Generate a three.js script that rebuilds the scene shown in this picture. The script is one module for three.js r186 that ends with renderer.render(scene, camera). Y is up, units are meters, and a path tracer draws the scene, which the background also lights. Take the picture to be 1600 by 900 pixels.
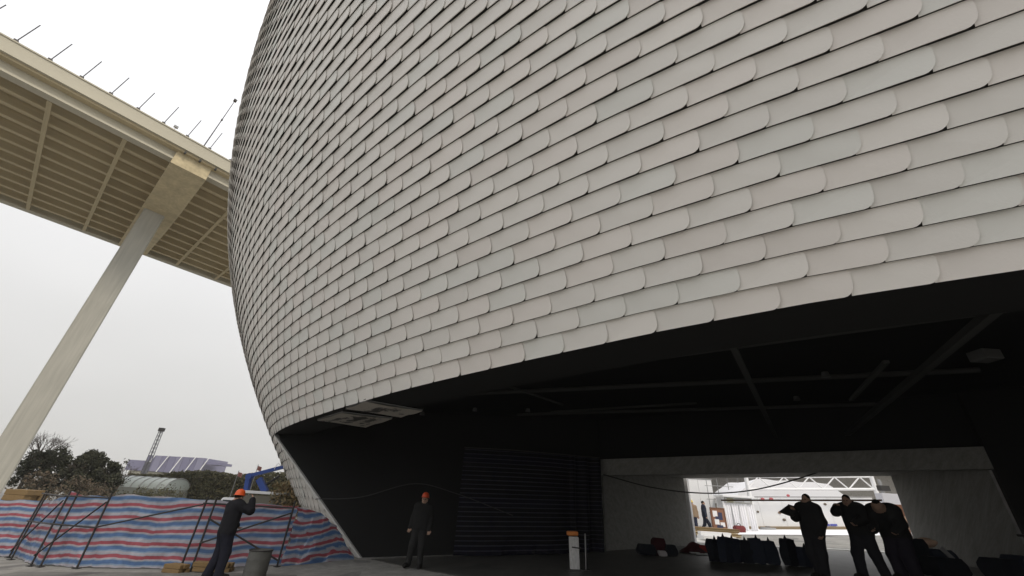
import * as THREE from 'three';
import { mergeGeometries } from 'three/addons/utils/BufferGeometryUtils.js';
import { ImprovedNoise } from 'three/addons/math/ImprovedNoise.js';
import { RoundedBoxGeometry } from 'three/addons/geometries/RoundedBoxGeometry.js';

// ---------------------------------------------------------------- camera, sky, sun, exposure
const scene = new THREE.Scene();
const camera = new THREE.PerspectiveCamera(71.43, 16 / 9, 0.1, 2000);
camera.position.set(0, 1.47, 0);
camera.up.set(-0.06335, 0.87694, 0.4764);
camera.lookAt(0, 1.47 + 0.47736, -0.87871);
camera.updateMatrixWorld(true); camera.updateProjectionMatrix();

const renderer = new THREE.WebGLRenderer({ antialias: true });
renderer.toneMapping = THREE.LinearToneMapping;
renderer.toneMappingExposure = 1.0;
renderer.shadowMap.enabled = true;

const sunDir = new THREE.Vector3(0.36, 0.74, 0.56).normalize();
const perlin = new ImprovedNoise();
{
  const w = 512, h = 256, data = new Float32Array(w * h * 4), d = new THREE.Vector3();
  for (let j = 0; j < h; j++) for (let i = 0; i < w; i++) {
    const az = ((i + 0.5) / w - 0.5) * Math.PI * 2, el = ((j + 0.5) / h - 0.5) * Math.PI;
    d.set(Math.cos(el) * Math.cos(az), Math.sin(el), Math.cos(el) * Math.sin(az));
    const s = Math.max(0, d.y), ang = Math.acos(Math.min(1, d.dot(sunDir)));
    const q = d.y + 0.25, cl = perlin.noise(d.x / q * 1.3, d.z / q * 1.3, 4.2) + 0.5 * perlin.noise(d.x / q * 3.1, d.z / q * 3.1, 9.7);
    let L = (0.68 + 0.80 * Math.pow(s, 1.15)) * (1 + 0.05 * cl) + 0.2 * Math.exp(-((ang / 0.55) ** 2));
    if (d.y < 0) L = 0.68 * Math.max(0.35, 1 + d.y * 4);
    const k = (j * w + i) * 4, c = Math.min(1, s * 1.6);
    data[k] = L * (1.0 - 0.012 * c); data[k + 1] = L * (0.992 - 0.002 * c); data[k + 2] = L * (0.962 + 0.055 * c); data[k + 3] = 1;
  }
  const sky = new THREE.DataTexture(data, w, h, THREE.RGBAFormat, THREE.FloatType);
  sky.mapping = THREE.EquirectangularReflectionMapping;
  sky.magFilter = THREE.LinearFilter; sky.minFilter = THREE.LinearFilter; sky.wrapS = THREE.RepeatWrapping; sky.needsUpdate = true;
  scene.background = sky; scene.environment = sky;
}
const sun = new THREE.DirectionalLight(0xfff3e2, 1.5);
sun.position.copy(sunDir).multiplyScalar(150); sun.castShadow = true; sun.shadow.radius = 28;
sun.shadow.mapSize.set(2048, 2048);
Object.assign(sun.shadow.camera, { left: -90, right: 90, top: 90, bottom: -90, near: 1, far: 400 });
scene.add(sun); scene.add(sun.target);
scene.fog = new THREE.FogExp2(0xe6e5e2, 0.0006);

// ---------------------------------------------------------------- helpers.  World points are written (x, y, f): f = metres in front of the camera (f = -z)
let seed = 7;
const rnd = () => { seed = (seed + 0x6d2b79f5) | 0; let t = Math.imul(seed ^ (seed >>> 15), 1 | seed); t = (t + Math.imul(t ^ (t >>> 7), 61 | t)) ^ t; return ((t ^ (t >>> 14)) >>> 0) / 4294967296; };
const rr = (a, b) => a + (b - a) * rnd();
const V = (x, y, f) => new THREE.Vector3(x, y, -f);
const lerp = (a, b, t) => a + (b - a) * t, clamp = (x, a, b) => Math.min(b, Math.max(a, x));
const fbm = (x, y, z) => perlin.noise(x, y, z) + 0.5 * perlin.noise(x * 2.1, y * 2.1, z + 5) + 0.25 * perlin.noise(x * 4.3, y * 4.3, z + 11);
const taken = {};
const numbered = (n) => { const k = taken[n] = (taken[n] ?? -1) + 1; return k ? n + '_' + String(k).padStart(3, '0') : n; };
const groundY = (x) => 0.053 * clamp(x, -17, 28);
function thing(name, label, category, p = V(0, 0, 0), group, kind) {
  const o = new THREE.Group(); o.name = numbered(name); o.position.copy(p); scene.add(o);
  o.userData = kind ? { kind, label, category } : { label, category };
  if (group) o.userData.group = group;
  return o;
}
function mesh(name, geo, mat) { const m = new THREE.Mesh(geo, mat); m.name = name; m.castShadow = m.receiveShadow = true; return m; }
// part whose geometry is in the parent's local coordinates
function part(parent, name, geo, mat) { const m = mesh(name, geo, mat); parent.add(m); return m; }
// part whose geometry is in world coordinates (only for unrotated parents)
function wpart(parent, name, geo, mat) {
  let p = new THREE.Vector3(), o = parent; while (o && o !== scene) { p.add(o.position); o = o.parent; }
  geo.translate(-p.x, -p.y, -p.z); return part(parent, name, geo, mat);
}
function structure(name, geo, mat, label) { const m = mesh(name, geo, mat); m.userData = { kind: 'structure', label }; scene.add(m); return m; }
function tag(m, name, label, category, group, kind) { m.name = numbered(name); m.userData = { label, category }; if (group) m.userData.group = group; if (kind) m.userData.kind = kind; scene.add(m); return m; }
const box = (w, h, d, x = 0, y = 0, z = 0) => new THREE.BoxGeometry(w, h, d).translate(x, y, z);
const rbox = (w, h, d, r, x = 0, y = 0, z = 0) => new RoundedBoxGeometry(w, h, d, 2, r).translate(x, y, z);
function bar(a, b, r0, r1 = r0, n = 6) {                  // tapered round bar between two points
  const d = b.clone().sub(a), g = new THREE.CylinderGeometry(r1, r0, d.length(), n, 1);
  g.applyQuaternion(new THREE.Quaternion().setFromUnitVectors(new THREE.Vector3(0, 1, 0), d.normalize()));
  return g.translate((a.x + b.x) / 2, (a.y + b.y) / 2, (a.z + b.z) / 2);
}
function beam(a, b, w, h) {                              // box bar between two points, h is its upright depth
  const d = b.clone().sub(a), L = d.length(); d.normalize();
  const s = new THREE.Vector3().crossVectors(d, new THREE.Vector3(0, 1, 0)).normalize(), u = new THREE.Vector3().crossVectors(s, d);
  const g = new THREE.BoxGeometry(L, h, w); g.applyMatrix4(new THREE.Matrix4().makeBasis(d, u, s));
  return g.translate((a.x + b.x) / 2, (a.y + b.y) / 2, (a.z + b.z) / 2);
}
const tube = (pts, r, n = 24) => new THREE.TubeGeometry(new THREE.CatmullRomCurve3(pts), n, r, 5);
const merge = (a) => mergeGeometries(a.map((g) => (g.index ? g.toNonIndexed() : g)));
function gridGeo(nu, nv, fn, uvfn) {                     // sheet fn(u,v) -> Vector3
  const pos = [], uv = [], idx = [];
  for (let j = 0; j <= nv; j++) for (let i = 0; i <= nu; i++) { const u = i / nu, v = j / nv, p = fn(u, v); pos.push(p.x, p.y, p.z); const t = uvfn ? uvfn(u, v, p) : [u, v]; uv.push(t[0], t[1]); }
  for (let j = 0; j < nv; j++) for (let i = 0; i < nu; i++) { const a = j * (nu + 1) + i, b = a + 1, c = a + nu + 1, d = c + 1; idx.push(a, b, d, a, d, c); }
  const g = new THREE.BufferGeometry(); g.setAttribute('position', new THREE.Float32BufferAttribute(pos, 3)); g.setAttribute('uv', new THREE.Float32BufferAttribute(uv, 2)); g.setIndex(idx); g.computeVertexNormals(); return g;
}
function slab(poly, y0, y1) {                            // poly of [x,f]; y0,y1 numbers or functions of (x,f)
  const f0 = typeof y0 === 'function' ? y0 : () => y0, f1 = typeof y1 === 'function' ? y1 : () => y1;
  const tri = THREE.ShapeUtils.triangulateShape(poly.map((p) => new THREE.Vector2(p[0], p[1])), []), pos = [], uv = [];
  const add = (...ps) => { for (const p of ps) { pos.push(p.x, p.y, p.z); uv.push(p.x, -p.z + p.y); } };
  for (const t of tri) { const q = t.map((i) => poly[i]); add(...q.map((p) => V(p[0], f1(...p), p[1]))); add(...[q[0], q[2], q[1]].map((p) => V(p[0], f0(...p), p[1]))); }
  poly.forEach((p, i) => { const q = poly[(i + 1) % poly.length], a = V(p[0], f0(...p), p[1]), b = V(q[0], f0(...q), q[1]), c = V(q[0], f1(...q), q[1]), d = V(p[0], f1(...p), p[1]); add(a, b, c, a, c, d); });
  const g = new THREE.BufferGeometry(); g.setAttribute('position', new THREE.Float32BufferAttribute(pos, 3)); g.setAttribute('uv', new THREE.Float32BufferAttribute(uv, 2)); g.computeVertexNormals(); return g;
}
// ---------------------------------------------------------------- textures and materials
function noiseTex(n, fn, srgb = true, rep = 1) {
  const d = new Uint8Array(n * n * 4);
  for (let j = 0; j < n; j++) for (let i = 0; i < n; i++) { const c = fn(i / n, j / n), k = (j * n + i) * 4; d[k] = clamp(c[0], 0, 1) * 255; d[k + 1] = clamp(c[1], 0, 1) * 255; d[k + 2] = clamp(c[2], 0, 1) * 255; d[k + 3] = 255; }
  const t = new THREE.DataTexture(d, n, n); t.wrapS = t.wrapT = THREE.RepeatWrapping; t.magFilter = THREE.LinearFilter; t.minFilter = THREE.LinearMipmapLinearFilter; t.generateMipmaps = true;
  if (srgb) t.colorSpace = THREE.SRGBColorSpace; t.repeat.set(rep, rep); t.needsUpdate = true; return t;
}
const tn = (u, v, f, z) => {                             // tileable noise
  const a = u * Math.PI * 2, b = v * Math.PI * 2, R = f / 6.283;
  return perlin.noise(Math.cos(a) * R + Math.cos(b) * R * 0.73 + 3.1, Math.sin(a) * R + z, Math.sin(b) * R + Math.cos(b) * R * 0.41);
};
const S = (r, g, b) => new THREE.Color().setRGB(r, g, b);
const std = (r, g, b, rough = 0.8, extra = {}) => new THREE.MeshStandardMaterial({ color: S(r, g, b), roughness: rough, side: THREE.DoubleSide, ...extra });
const concreteMap = noiseTex(512, (u, v) => { const n = 0.86 + 0.10 * tn(u, v, 8, 0) + 0.09 * tn(u, v, 24, 7) + 0.06 * tn(u, v, 70, 3) + 0.05 * (rnd() - 0.5); const st = tn(u, v, 5, 17) > 0.22 ? -0.12 : 0; return [n + st, n + st, n + st * 0.9 - 0.01]; });
concreteMap.repeat.set(0.16, 0.16);
const dustMap = noiseTex(256, (u, v) => { const n = 0.9 + 0.08 * tn(u, v, 9, 2) + 0.06 * tn(u, v, 33, 9) + 0.05 * (rnd() - 0.5); return [n, n, n]; });
const bumpTex = noiseTex(256, (u, v) => { const n = 0.5 + 0.25 * tn(u, v, 40, 1) + 0.3 * (rnd() - 0.5); return [n, n, n]; }, false);
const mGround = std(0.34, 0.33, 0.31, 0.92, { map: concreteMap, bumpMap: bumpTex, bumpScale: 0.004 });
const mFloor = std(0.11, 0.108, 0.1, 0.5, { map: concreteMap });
const mSlab = std(0.21, 0.205, 0.195, 0.9, { map: concreteMap });
const mScale = std(1, 1, 1, 0.62, { vertexColors: true, bumpMap: bumpTex, bumpScale: 0.0015 });
const mDarkBacking = std(0.06, 0.056, 0.052, 0.9);  // dark colour stands in for shade behind the scale gaps
const matte = (r, g, b, rough = 0.9, extra = {}) => new THREE.MeshPhysicalMaterial({ color: S(r, g, b), roughness: rough, specularIntensity: 0.25, side: THREE.DoubleSide, ...extra });
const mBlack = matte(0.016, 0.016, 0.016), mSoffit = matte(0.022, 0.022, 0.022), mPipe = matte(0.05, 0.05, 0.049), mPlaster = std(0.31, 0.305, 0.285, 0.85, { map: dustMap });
const mRoof = std(0.3, 0.3, 0.3, 0.9), mWhite = std(0.8, 0.8, 0.8, 0.7), mWhiteFabric = std(0.82, 0.82, 0.84, 0.9);
const wideDust = dustMap.clone(); wideDust.repeat.set(0.12, 0.12); wideDust.needsUpdate = true;
const streak = noiseTex(256, (u, v) => { const n = 0.93 + 0.05 * tn(u, v * 0.25, 30, 4) + 0.03 * tn(u, v, 12, 9) + 0.02 * (rnd() - 0.5); return [n, n, n * 0.99]; }); streak.repeat.set(0.25, 0.06);
const mBridge = std(0.68, 0.57, 0.355, 0.85, { map: wideDust }), mColumn = std(0.5, 0.485, 0.435, 0.85, { map: streak });
const mFascia = std(0.62, 0.575, 0.46, 0.85, { map: streak });
const mSteelDark = std(0.045, 0.042, 0.04, 0.55, { metalness: 0.4 }), mSteel = std(0.3, 0.3, 0.3, 0.45, { metalness: 0.7 }), mGreyPaint = std(0.28, 0.28, 0.28, 0.6);
const mWood = std(0.27, 0.175, 0.075, 0.85, { map: dustMap }), mPly = std(0.62, 0.5, 0.3, 0.8, { map: dustMap }), mRust = std(0.2, 0.09, 0.05, 0.85, { map: dustMap });

// ---------------------------------------------------------------- ground
{
  const N = 150, sp = (t, k) => Math.sign(t) * (Math.exp(Math.abs(t) * k) - 1) / (Math.exp(k) - 1);
  const g = gridGeo(N, N, (u, v) => { const x = sp(u * 2 - 1, 4.2) * 900, f = sp(v * 2 - 1, 4.2) * 900; return V(x, groundY(x) - 0.0 + (Math.abs(x) + Math.abs(f) < 60 ? 0.006 * fbm(x * 0.6, f * 0.6, 1) : 0), f); }, (u, v, p) => [p.x, -p.z]);
  structure('ground', g, mGround, 'dusty grey concrete yard of the building site');
}

// ---------------------------------------------------------------- the pavilion shell: egg-like surface of stacked ellipses
const EL = { cx: 16.175, cz: 22.4417, A: 43.8724, B: 28.0274, psi: -0.65697, ym: 20.2066, k0: 0.2942, p: 1.7053, k2: 0.058, p2: 2.2664, tx: -0.0067, tz: -0.0075 };
const rho = (y) => { const d = (EL.ym - y) / EL.ym; return d > 0 ? 1 - EL.k0 * Math.pow(d, EL.p) : 1 - EL.k2 * Math.pow(-d, EL.p2); };
const DEG = Math.PI / 180, cps = Math.cos(EL.psi), sps = Math.sin(EL.psi);
function sp0(phi, y, s = 1) { const r = rho(y) * s, a = EL.A * Math.cos(phi * DEG) * r, b = EL.B * Math.sin(phi * DEG) * r; return V(EL.cx + EL.tx * y + a * cps - b * sps, y, EL.cz + EL.tz * y + a * sps + b * cps); }
function sn(phi, y) { const p = sp0(phi, y), u = sp0(phi + 0.05, y).sub(p), v = sp0(phi, y + 0.02).sub(p), n = u.cross(v).normalize(); const c = V(EL.cx, y, EL.cz); if (n.dot(p.sub(c)) < 0) n.negate(); return n; }
const shellP = (phi, y, off) => sp0(phi, y).addScaledVector(sn(phi, y), off);
const table = (T) => (x) => { if (x <= T[0][0]) return T[0][1]; for (let i = 1; i < T.length; i++) if (x <= T[i][0]) { const t = (x - T[i - 1][0]) / (T[i][0] - T[i - 1][0]); return lerp(T[i - 1][1], T[i][1], t); } return T[T.length - 1][1]; };
const hemY = table([[200, 3.78], [237, 3.70], [245, 3.63], [250.8, 3.605], [255.5, 3.62], [258.7, 3.65], [263.3, 3.685], [266.8, 3.72], [269, 3.75], [272, 3.765], [275, 3.74], [285, 3.70], [300, 3.7]]);
const pitch = table([[200, 0.36], [237, 0.338], [252, 0.318], [269.5, 0.271], [273.3, 0.258], [285, 0.24], [300, 0.23]]);
const sideEdge = table([[-1, 248.8], [-0.3, 247.62], [0.07, 246.9], [0.47, 246.1], [0.89, 245.21], [1.33, 244.19], [1.82, 243.02], [2.35, 241.59], [2.95, 239.74], [3.66, 237.05], [3.75, 236.7]]);
const rimY = (phi) => 9.5 + 11.5 / (1 + Math.exp((phi - 262) / 3.5));
const rowY = (j, phi) => hemY(phi) + pitch(phi) * j;

const pavilion = thing('pavilion', 'huge white egg-shaped pavilion clad in overlapping rounded scales, dark entrance underneath', 'building', V(EL.cx, 0, EL.cz));
{
  // backing shell, coloured dark to paint shade into the gaps between scales
  const PH0 = 214, PH1 = 292, NU = 156, NV = 90;
  const above = gridGeo(NU, NV, (u, v) => { const ph = lerp(PH0, PH1, u), y = lerp(hemY(ph) + 0.0, rimY(ph) - 0.05, v); return shellP(ph, y, -0.03); });
  const below = gridGeo(40, 30, (u, v) => { const y0 = -1.0, y = lerp(y0, 3.72, v), e = sideEdge(Math.max(-0.9, y)); return shellP(lerp(PH0, e - 0.02, u), Math.min(y, hemY(lerp(PH0, e, u))), -0.03); });
  const right = gridGeo(10, 10, (u, v) => shellP(lerp(285, PH1, u), lerp(-0.5, 3.72, v), -0.03));
  wpart(pavilion, 'dark_backing', merge([above, below, right]), mDarkBacking);
  // roof behind the slanting rim and the inner courtyard face
  const roof = gridGeo(60, 8, (u, v) => { const ph = lerp(PH0, PH1, u), y = rimY(ph), s = lerp(1, 0.62, v); const p = sp0(ph, y, s); p.y = y - 0.4 - v * 0.8; return p; });
  const endA = gridGeo(6, 10, (u, v) => { const y = lerp(-0.8, rimY(PH0) - 0.4, v); return sp0(PH0, y, lerp(0.999, 0.62, u)); });
  const endB = gridGeo(6, 10, (u, v) => { const y = lerp(0.2, rimY(PH1) - 0.4, v); return sp0(PH1, y, lerp(0.999, 0.62, u)); });
  wpart(pavilion, 'roof', roof, mRoof); wpart(pavilion, 'end_wall', endA, mRoof); wpart(pavilion, 'end_wall', endB, mRoof);
  // rim coping and hem trim of the shell
  const rim = []; for (let i = 0; i < 60; i++) { const a = lerp(PH0, PH1, i / 60), b = lerp(PH0, PH1, (i + 1) / 60); rim.push(beam(shellP(a, rimY(a), 0.0), shellP(b, rimY(b), 0.0), 0.22, 0.12)); }
  wpart(pavilion, 'rim_coping', merge(rim), mWhite);

  // metal trim down the slanting edge of the opening
  { const e = []; for (let k = 0; k < 16; k++) { const a = lerp(-0.35, 3.66, k / 16), b = lerp(-0.35, 3.66, (k + 1) / 16); e.push(beam(shellP(sideEdge(a) + 0.03, a, 0.012), shellP(sideEdge(b) + 0.03, b, 0.012), 0.09, 0.05)); } wpart(pavilion, 'edge_trim', merge(e), std(0.5, 0.49, 0.47, 0.7)); }
  // scales
  const PHJ = 272.62, items = [];
  const dph = table([[200, 1.4], [262, 1.36], [266, 1.30], [269, 1.24], [272.5, 1.14], [276, 1.05], [290, 1.0]]), joint = { 0: PHJ };
  for (let i = 0; i < 40; i++) joint[i + 1] = joint[i] + dph(joint[i] + 0.5);
  for (let i = 0; i > -60; i--) joint[i - 1] = joint[i] - dph(joint[i] - 0.6);
  const outline = (last) => {                            // (u right, v down) of one scale: square on the left, rounded at the right end
    const o = [[-0.05, 0.03], [0.45, 0.03], [0.9, 0.03]];
    for (let k = 0; k <= 3; k++) { const a = k / 3 * Math.PI / 2; o.push([0.955 + 0.045 * Math.sin(a), 0.036 + 0.2 * (1 - Math.cos(a))]); }
    const ru = 0.15, rv = 0.46;
    for (let k = 0; k <= 5; k++) { const a = k / 5 * Math.PI / 2; o.push([1 - ru + ru * Math.cos(a), 1.0 - rv + rv * Math.sin(a)]); }
    o.push([0.4, 1.0], [-0.07, 1.0]);
    return o;
  };
  const OUT = outline();
  for (let j = -16; j < 62; j++) {
    for (let i = -44; i < 20; i++) {
      const hf = (((j % 2) + 2) % 2) * 0.5, jit = 0.04 * (rnd() - 0.5), p1 = lerp(joint[i], joint[i + 1], hf) + jit, p0 = lerp(joint[i - 1], joint[i], hf) + jit;
      const cm = rr(0, 1), tone = rr(0.965, 1.03), lift = rr(-0.006, 0.008), pm = (p0 + p1) / 2, ym = rowY(j + 0.5, pm);
      if (p1 < PH0 + 1 || p0 > PH1 - 1 || rowY(j + 1, p0) > rimY(pm) - 0.1 || ym < -1.1) continue;
      if (j < 0 && p0 > sideEdge(rowY(j, pm)) - 0.06 && p0 < 285.2) continue;
      const pos = [], base = [];
      for (const [u, v] of OUT) {
        let ph = lerp(p0, p1, u); let y = rowY(j + 1 - v, ph);
        if (j < 0) { const e = sideEdge(y); if (p0 < 280) ph = Math.min(ph, e); else ph = Math.max(ph, 285); }
        if (j === 0 && pm > 237 && pm < 285) y = Math.max(y, hemY(ph) - 0.01);
        const vv = clamp(v, 0, 1), off = 0.0 + 0.035 * vv + 0.03 * clamp(u, 0, 1) * (0.5 + 0.5 * vv) + lift * vv;
        pos.push(shellP(ph, y, off)); base.push(shellP(ph, y, off - 0.014));
      }
      const c = pos.reduce((s, q) => s.add(q), new THREE.Vector3()).multiplyScalar(1 / pos.length), P = [], U = [];
      // face as a strip between the top and bottom runs of the outline (fan about two hubs keeps it following the curve)
      const hub = shellP(lerp(p0, p1, 0.5), rowY(j + 0.5, pm), 0.0175 + 0.0113);
      if (j < 0) hub.copy(c);
      const n = pos.length, push = (a, ua) => { P.push(a.x, a.y, a.z); U.push(ua[0] * 0.75, ua[1] * 0.35); };
      for (let k = 0; k < n; k++) { const q = (k + 1) % n; push(hub, [0.5, 0.5]); push(pos[q], OUT[q]); push(pos[k], OUT[k]); if (k >= 3 && k < n - 1) { push(pos[k], OUT[k]); push(pos[q], OUT[q]); push(base[q], OUT[q]); push(pos[k], OUT[k]); push(base[q], OUT[q]); push(base[k], OUT[k]); } }
      const g = new THREE.BufferGeometry(); g.setAttribute('position', new THREE.Float32BufferAttribute(P, 3)); g.setAttribute('uv', new THREE.Float32BufferAttribute(U, 2)); g.computeVertexNormals();
      const col = cm < 0.22 ? [0.80, 0.757, 0.713] : cm < 0.4 ? [0.772, 0.765, 0.724] : cm < 0.55 ? [0.806, 0.773, 0.729] : [0.79, 0.764, 0.722];
      const C = new Float32Array(P.length); for (let k = 0; k < P.length; k += 3) { C[k] = col[0] * tone; C[k + 1] = col[1] * tone; C[k + 2] = col[2] * tone; }
      g.setAttribute('color', new THREE.BufferAttribute(C, 3));
      // size in the picture
      const q0 = pos[0].clone().project(camera), q1 = pos[7].clone().project(camera), q2 = pos[n - 1].clone().project(camera); let area = 0;
      const inF = (q) => q.z < 1 && Math.abs(q.x) < 1.02 && Math.abs(q.y) < 1.02; if (inF(q0) || inF(q1) || inF(q2)) area = Math.abs((q1.x - q2.x) * (q0.y - q2.y) * 1.78) + 1e-4;
      if (sn(pm, ym).dot(c.clone().sub(camera.position)) > 0) area = 0;
      items.push([area, g]);
    }
  }
  items.sort((a, b) => b[0] - a[0]);
  for (const [, g] of items.slice(0, 300)) wpart(pavilion, 'scale', g, mScale);
  const rest = wpart(pavilion, 'scale_cladding', mergeGeometries(items.slice(300).map((t) => t[1])), mScale); rest.userData = { kind: 'stuff', label: 'field of small overlapping white scales' };
}

// ---------------------------------------------------------------- entrance hall under the shell
const aX = 0.79185, aF = -0.61072, bX = 0.61072, bF = 0.79185;   // along the hall's back wall, and into the tunnel
const L0 = [3.84, 17.19], atW = (s, d = 0) => [L0[0] + aX * s + bX * d, L0[1] + aF * s + bF * d];
{
  // soffit band behind the hem of the shell and black recessed ceiling above it
  const hemPts = (s, off) => { const o = []; for (let k = 0; k <= 40; k++) { const ph = lerp(236.6, 288, k / 40), p = sp0(ph, hemY(ph) - 0.004, s); o.push([p.x, -p.z, hemY(ph) + off]); } return o; };
  const band = gridGeo(40, 3, (u, v) => { const ph = lerp(236.6, 288, u), p = shellP(ph, hemY(ph) + 0.02, -0.03), q = sp0(ph, hemY(ph), 0.945); return V(lerp(p.x, q.x, v), hemY(ph) + 0.02, lerp(-p.z, -q.z, v)); });
  const up = gridGeo(40, 2, (u, v) => { const ph = lerp(236.6, 288, u), q = sp0(ph, hemY(ph), 0.945); return V(q.x, lerp(hemY(ph) + 0.02, 5.0, v), -q.z); });
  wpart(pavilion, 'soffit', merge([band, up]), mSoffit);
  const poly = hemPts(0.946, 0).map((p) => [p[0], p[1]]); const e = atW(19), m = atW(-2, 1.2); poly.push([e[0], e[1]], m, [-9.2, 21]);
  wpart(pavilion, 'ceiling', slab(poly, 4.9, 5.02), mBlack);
  // left wall leaning back to the slanting edge of the opening
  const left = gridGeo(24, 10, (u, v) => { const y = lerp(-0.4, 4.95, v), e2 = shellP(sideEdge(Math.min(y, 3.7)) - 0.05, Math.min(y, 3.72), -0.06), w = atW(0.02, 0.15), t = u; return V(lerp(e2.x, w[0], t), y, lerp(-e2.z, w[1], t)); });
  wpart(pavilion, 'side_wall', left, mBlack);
  // back wall: downstand beam over the tunnel mouth, dark wall above, right-hand wall
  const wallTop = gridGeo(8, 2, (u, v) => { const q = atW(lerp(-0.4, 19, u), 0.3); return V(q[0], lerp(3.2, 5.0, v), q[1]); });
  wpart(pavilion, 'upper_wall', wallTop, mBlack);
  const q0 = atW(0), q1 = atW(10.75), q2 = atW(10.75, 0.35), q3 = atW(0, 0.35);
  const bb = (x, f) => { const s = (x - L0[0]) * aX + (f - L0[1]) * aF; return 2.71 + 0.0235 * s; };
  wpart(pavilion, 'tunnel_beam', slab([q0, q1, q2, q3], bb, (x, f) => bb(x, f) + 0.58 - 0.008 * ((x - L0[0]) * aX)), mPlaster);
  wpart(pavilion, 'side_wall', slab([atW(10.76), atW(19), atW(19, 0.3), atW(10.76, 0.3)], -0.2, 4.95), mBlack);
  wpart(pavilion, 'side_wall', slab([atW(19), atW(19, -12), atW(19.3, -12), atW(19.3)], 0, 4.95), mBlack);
  // splayed tunnel walls and ceiling
  const fl = [8.2, 19.6], fr = [13.85, 15.27];
  const wl = atW(0.02, 0.36), wr = atW(10.72, 0.36);
  wpart(pavilion, 'tunnel_wall', slab([wl, fl, [fl[0] - 0.16, fl[1] + 0.25], [wl[0] - 0.16, wl[1] + 0.25]], -0.1, 3.3), mPlaster);
  wpart(pavilion, 'tunnel_wall', slab([wr, [wr[0] + 0.3, wr[1] - 0.05], [fr[0] + 0.3, fr[1] - 0.05], fr], 0.2, 3.3), mPlaster);
  wpart(pavilion, 'tunnel_ceiling', slab([q3, q2, [fr[0] + 0.2, fr[1]], [fl[0], fl[1] + 0.2]], (x, f) => bb(x, f) + 0.24, (x, f) => bb(x, f) + 0.4), mPlaster);
  // courtyard face of the building beside and above the tunnel mouth
  const aw = (s, d) => [fl[0] + aX * s + bX * d, fl[1] + aF * s + bF * d];
  wpart(pavilion, 'courtyard_wall', slab([aw(-14, 0.3), aw(0.05, 0.3), aw(0.05, 0.6), aw(-14, 0.6)], -0.3, 7), mWhite);
  wpart(pavilion, 'courtyard_wall', slab([aw(7.2, 0.3), aw(18, 0.3), aw(18, 0.6), aw(7.2, 0.6)], 0, 7), mWhite);
  wpart(pavilion, 'courtyard_wall', slab([aw(0.05, 0.3), aw(7.19, 0.3), aw(7.19, 0.6), aw(0.05, 0.6)], 3.25, 7), mWhite);
  // floor of the hall
  const fp = []; for (let k = 0; k <= 24; k++) { const ph = lerp(248.6, 284, k / 24), p = sp0(ph, 0.1, 0.985); fp.push([p.x, -p.z]); }
  fp.push(atW(19), atW(10.8, 0.0), fr, [fr[0] + bX, fr[1] + bF], [fl[0] + bX, fl[1] + bF], fl, atW(0, 0.1));
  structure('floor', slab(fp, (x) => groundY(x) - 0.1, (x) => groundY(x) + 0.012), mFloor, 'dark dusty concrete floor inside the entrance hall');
  // hung services
  const pp = (n, a, b, r, mt = mPipe) => wpart(pavilion, n, bar(V(...a), V(...b), r), mt);
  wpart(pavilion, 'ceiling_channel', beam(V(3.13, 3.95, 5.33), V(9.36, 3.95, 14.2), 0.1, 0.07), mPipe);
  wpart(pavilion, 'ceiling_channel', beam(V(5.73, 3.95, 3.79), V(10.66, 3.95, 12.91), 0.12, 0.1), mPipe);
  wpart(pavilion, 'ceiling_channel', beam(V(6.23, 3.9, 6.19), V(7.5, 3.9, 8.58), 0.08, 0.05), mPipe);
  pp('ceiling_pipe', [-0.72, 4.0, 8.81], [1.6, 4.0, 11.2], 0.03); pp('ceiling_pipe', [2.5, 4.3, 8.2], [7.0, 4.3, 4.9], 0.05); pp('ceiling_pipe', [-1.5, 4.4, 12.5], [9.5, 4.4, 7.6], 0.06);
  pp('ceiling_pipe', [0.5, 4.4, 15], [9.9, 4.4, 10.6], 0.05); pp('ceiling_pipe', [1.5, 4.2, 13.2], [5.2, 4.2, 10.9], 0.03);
  wpart(pavilion, 'ceiling_box', rbox(0.3, 0.16, 0.26, 0.02, 7.62, 4.0, -5.92), matte(0.09, 0.09, 0.09));
  for (const [x, y, f] of [[-2.6, 3.9, 13.2], [-0.9, 4.0, 12.6], [0.7, 4.0, 12.2], [6.3, 4.1, 7.6], [8.7, 4.0, 9.2], [7.2, 4.2, 9.8]]) wpart(pavilion, 'ceiling_light', new THREE.CylinderGeometry(0.06, 0.08, 0.1, 10).translate(x, y, -f), matte(0.07, 0.07, 0.07));
}
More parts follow.
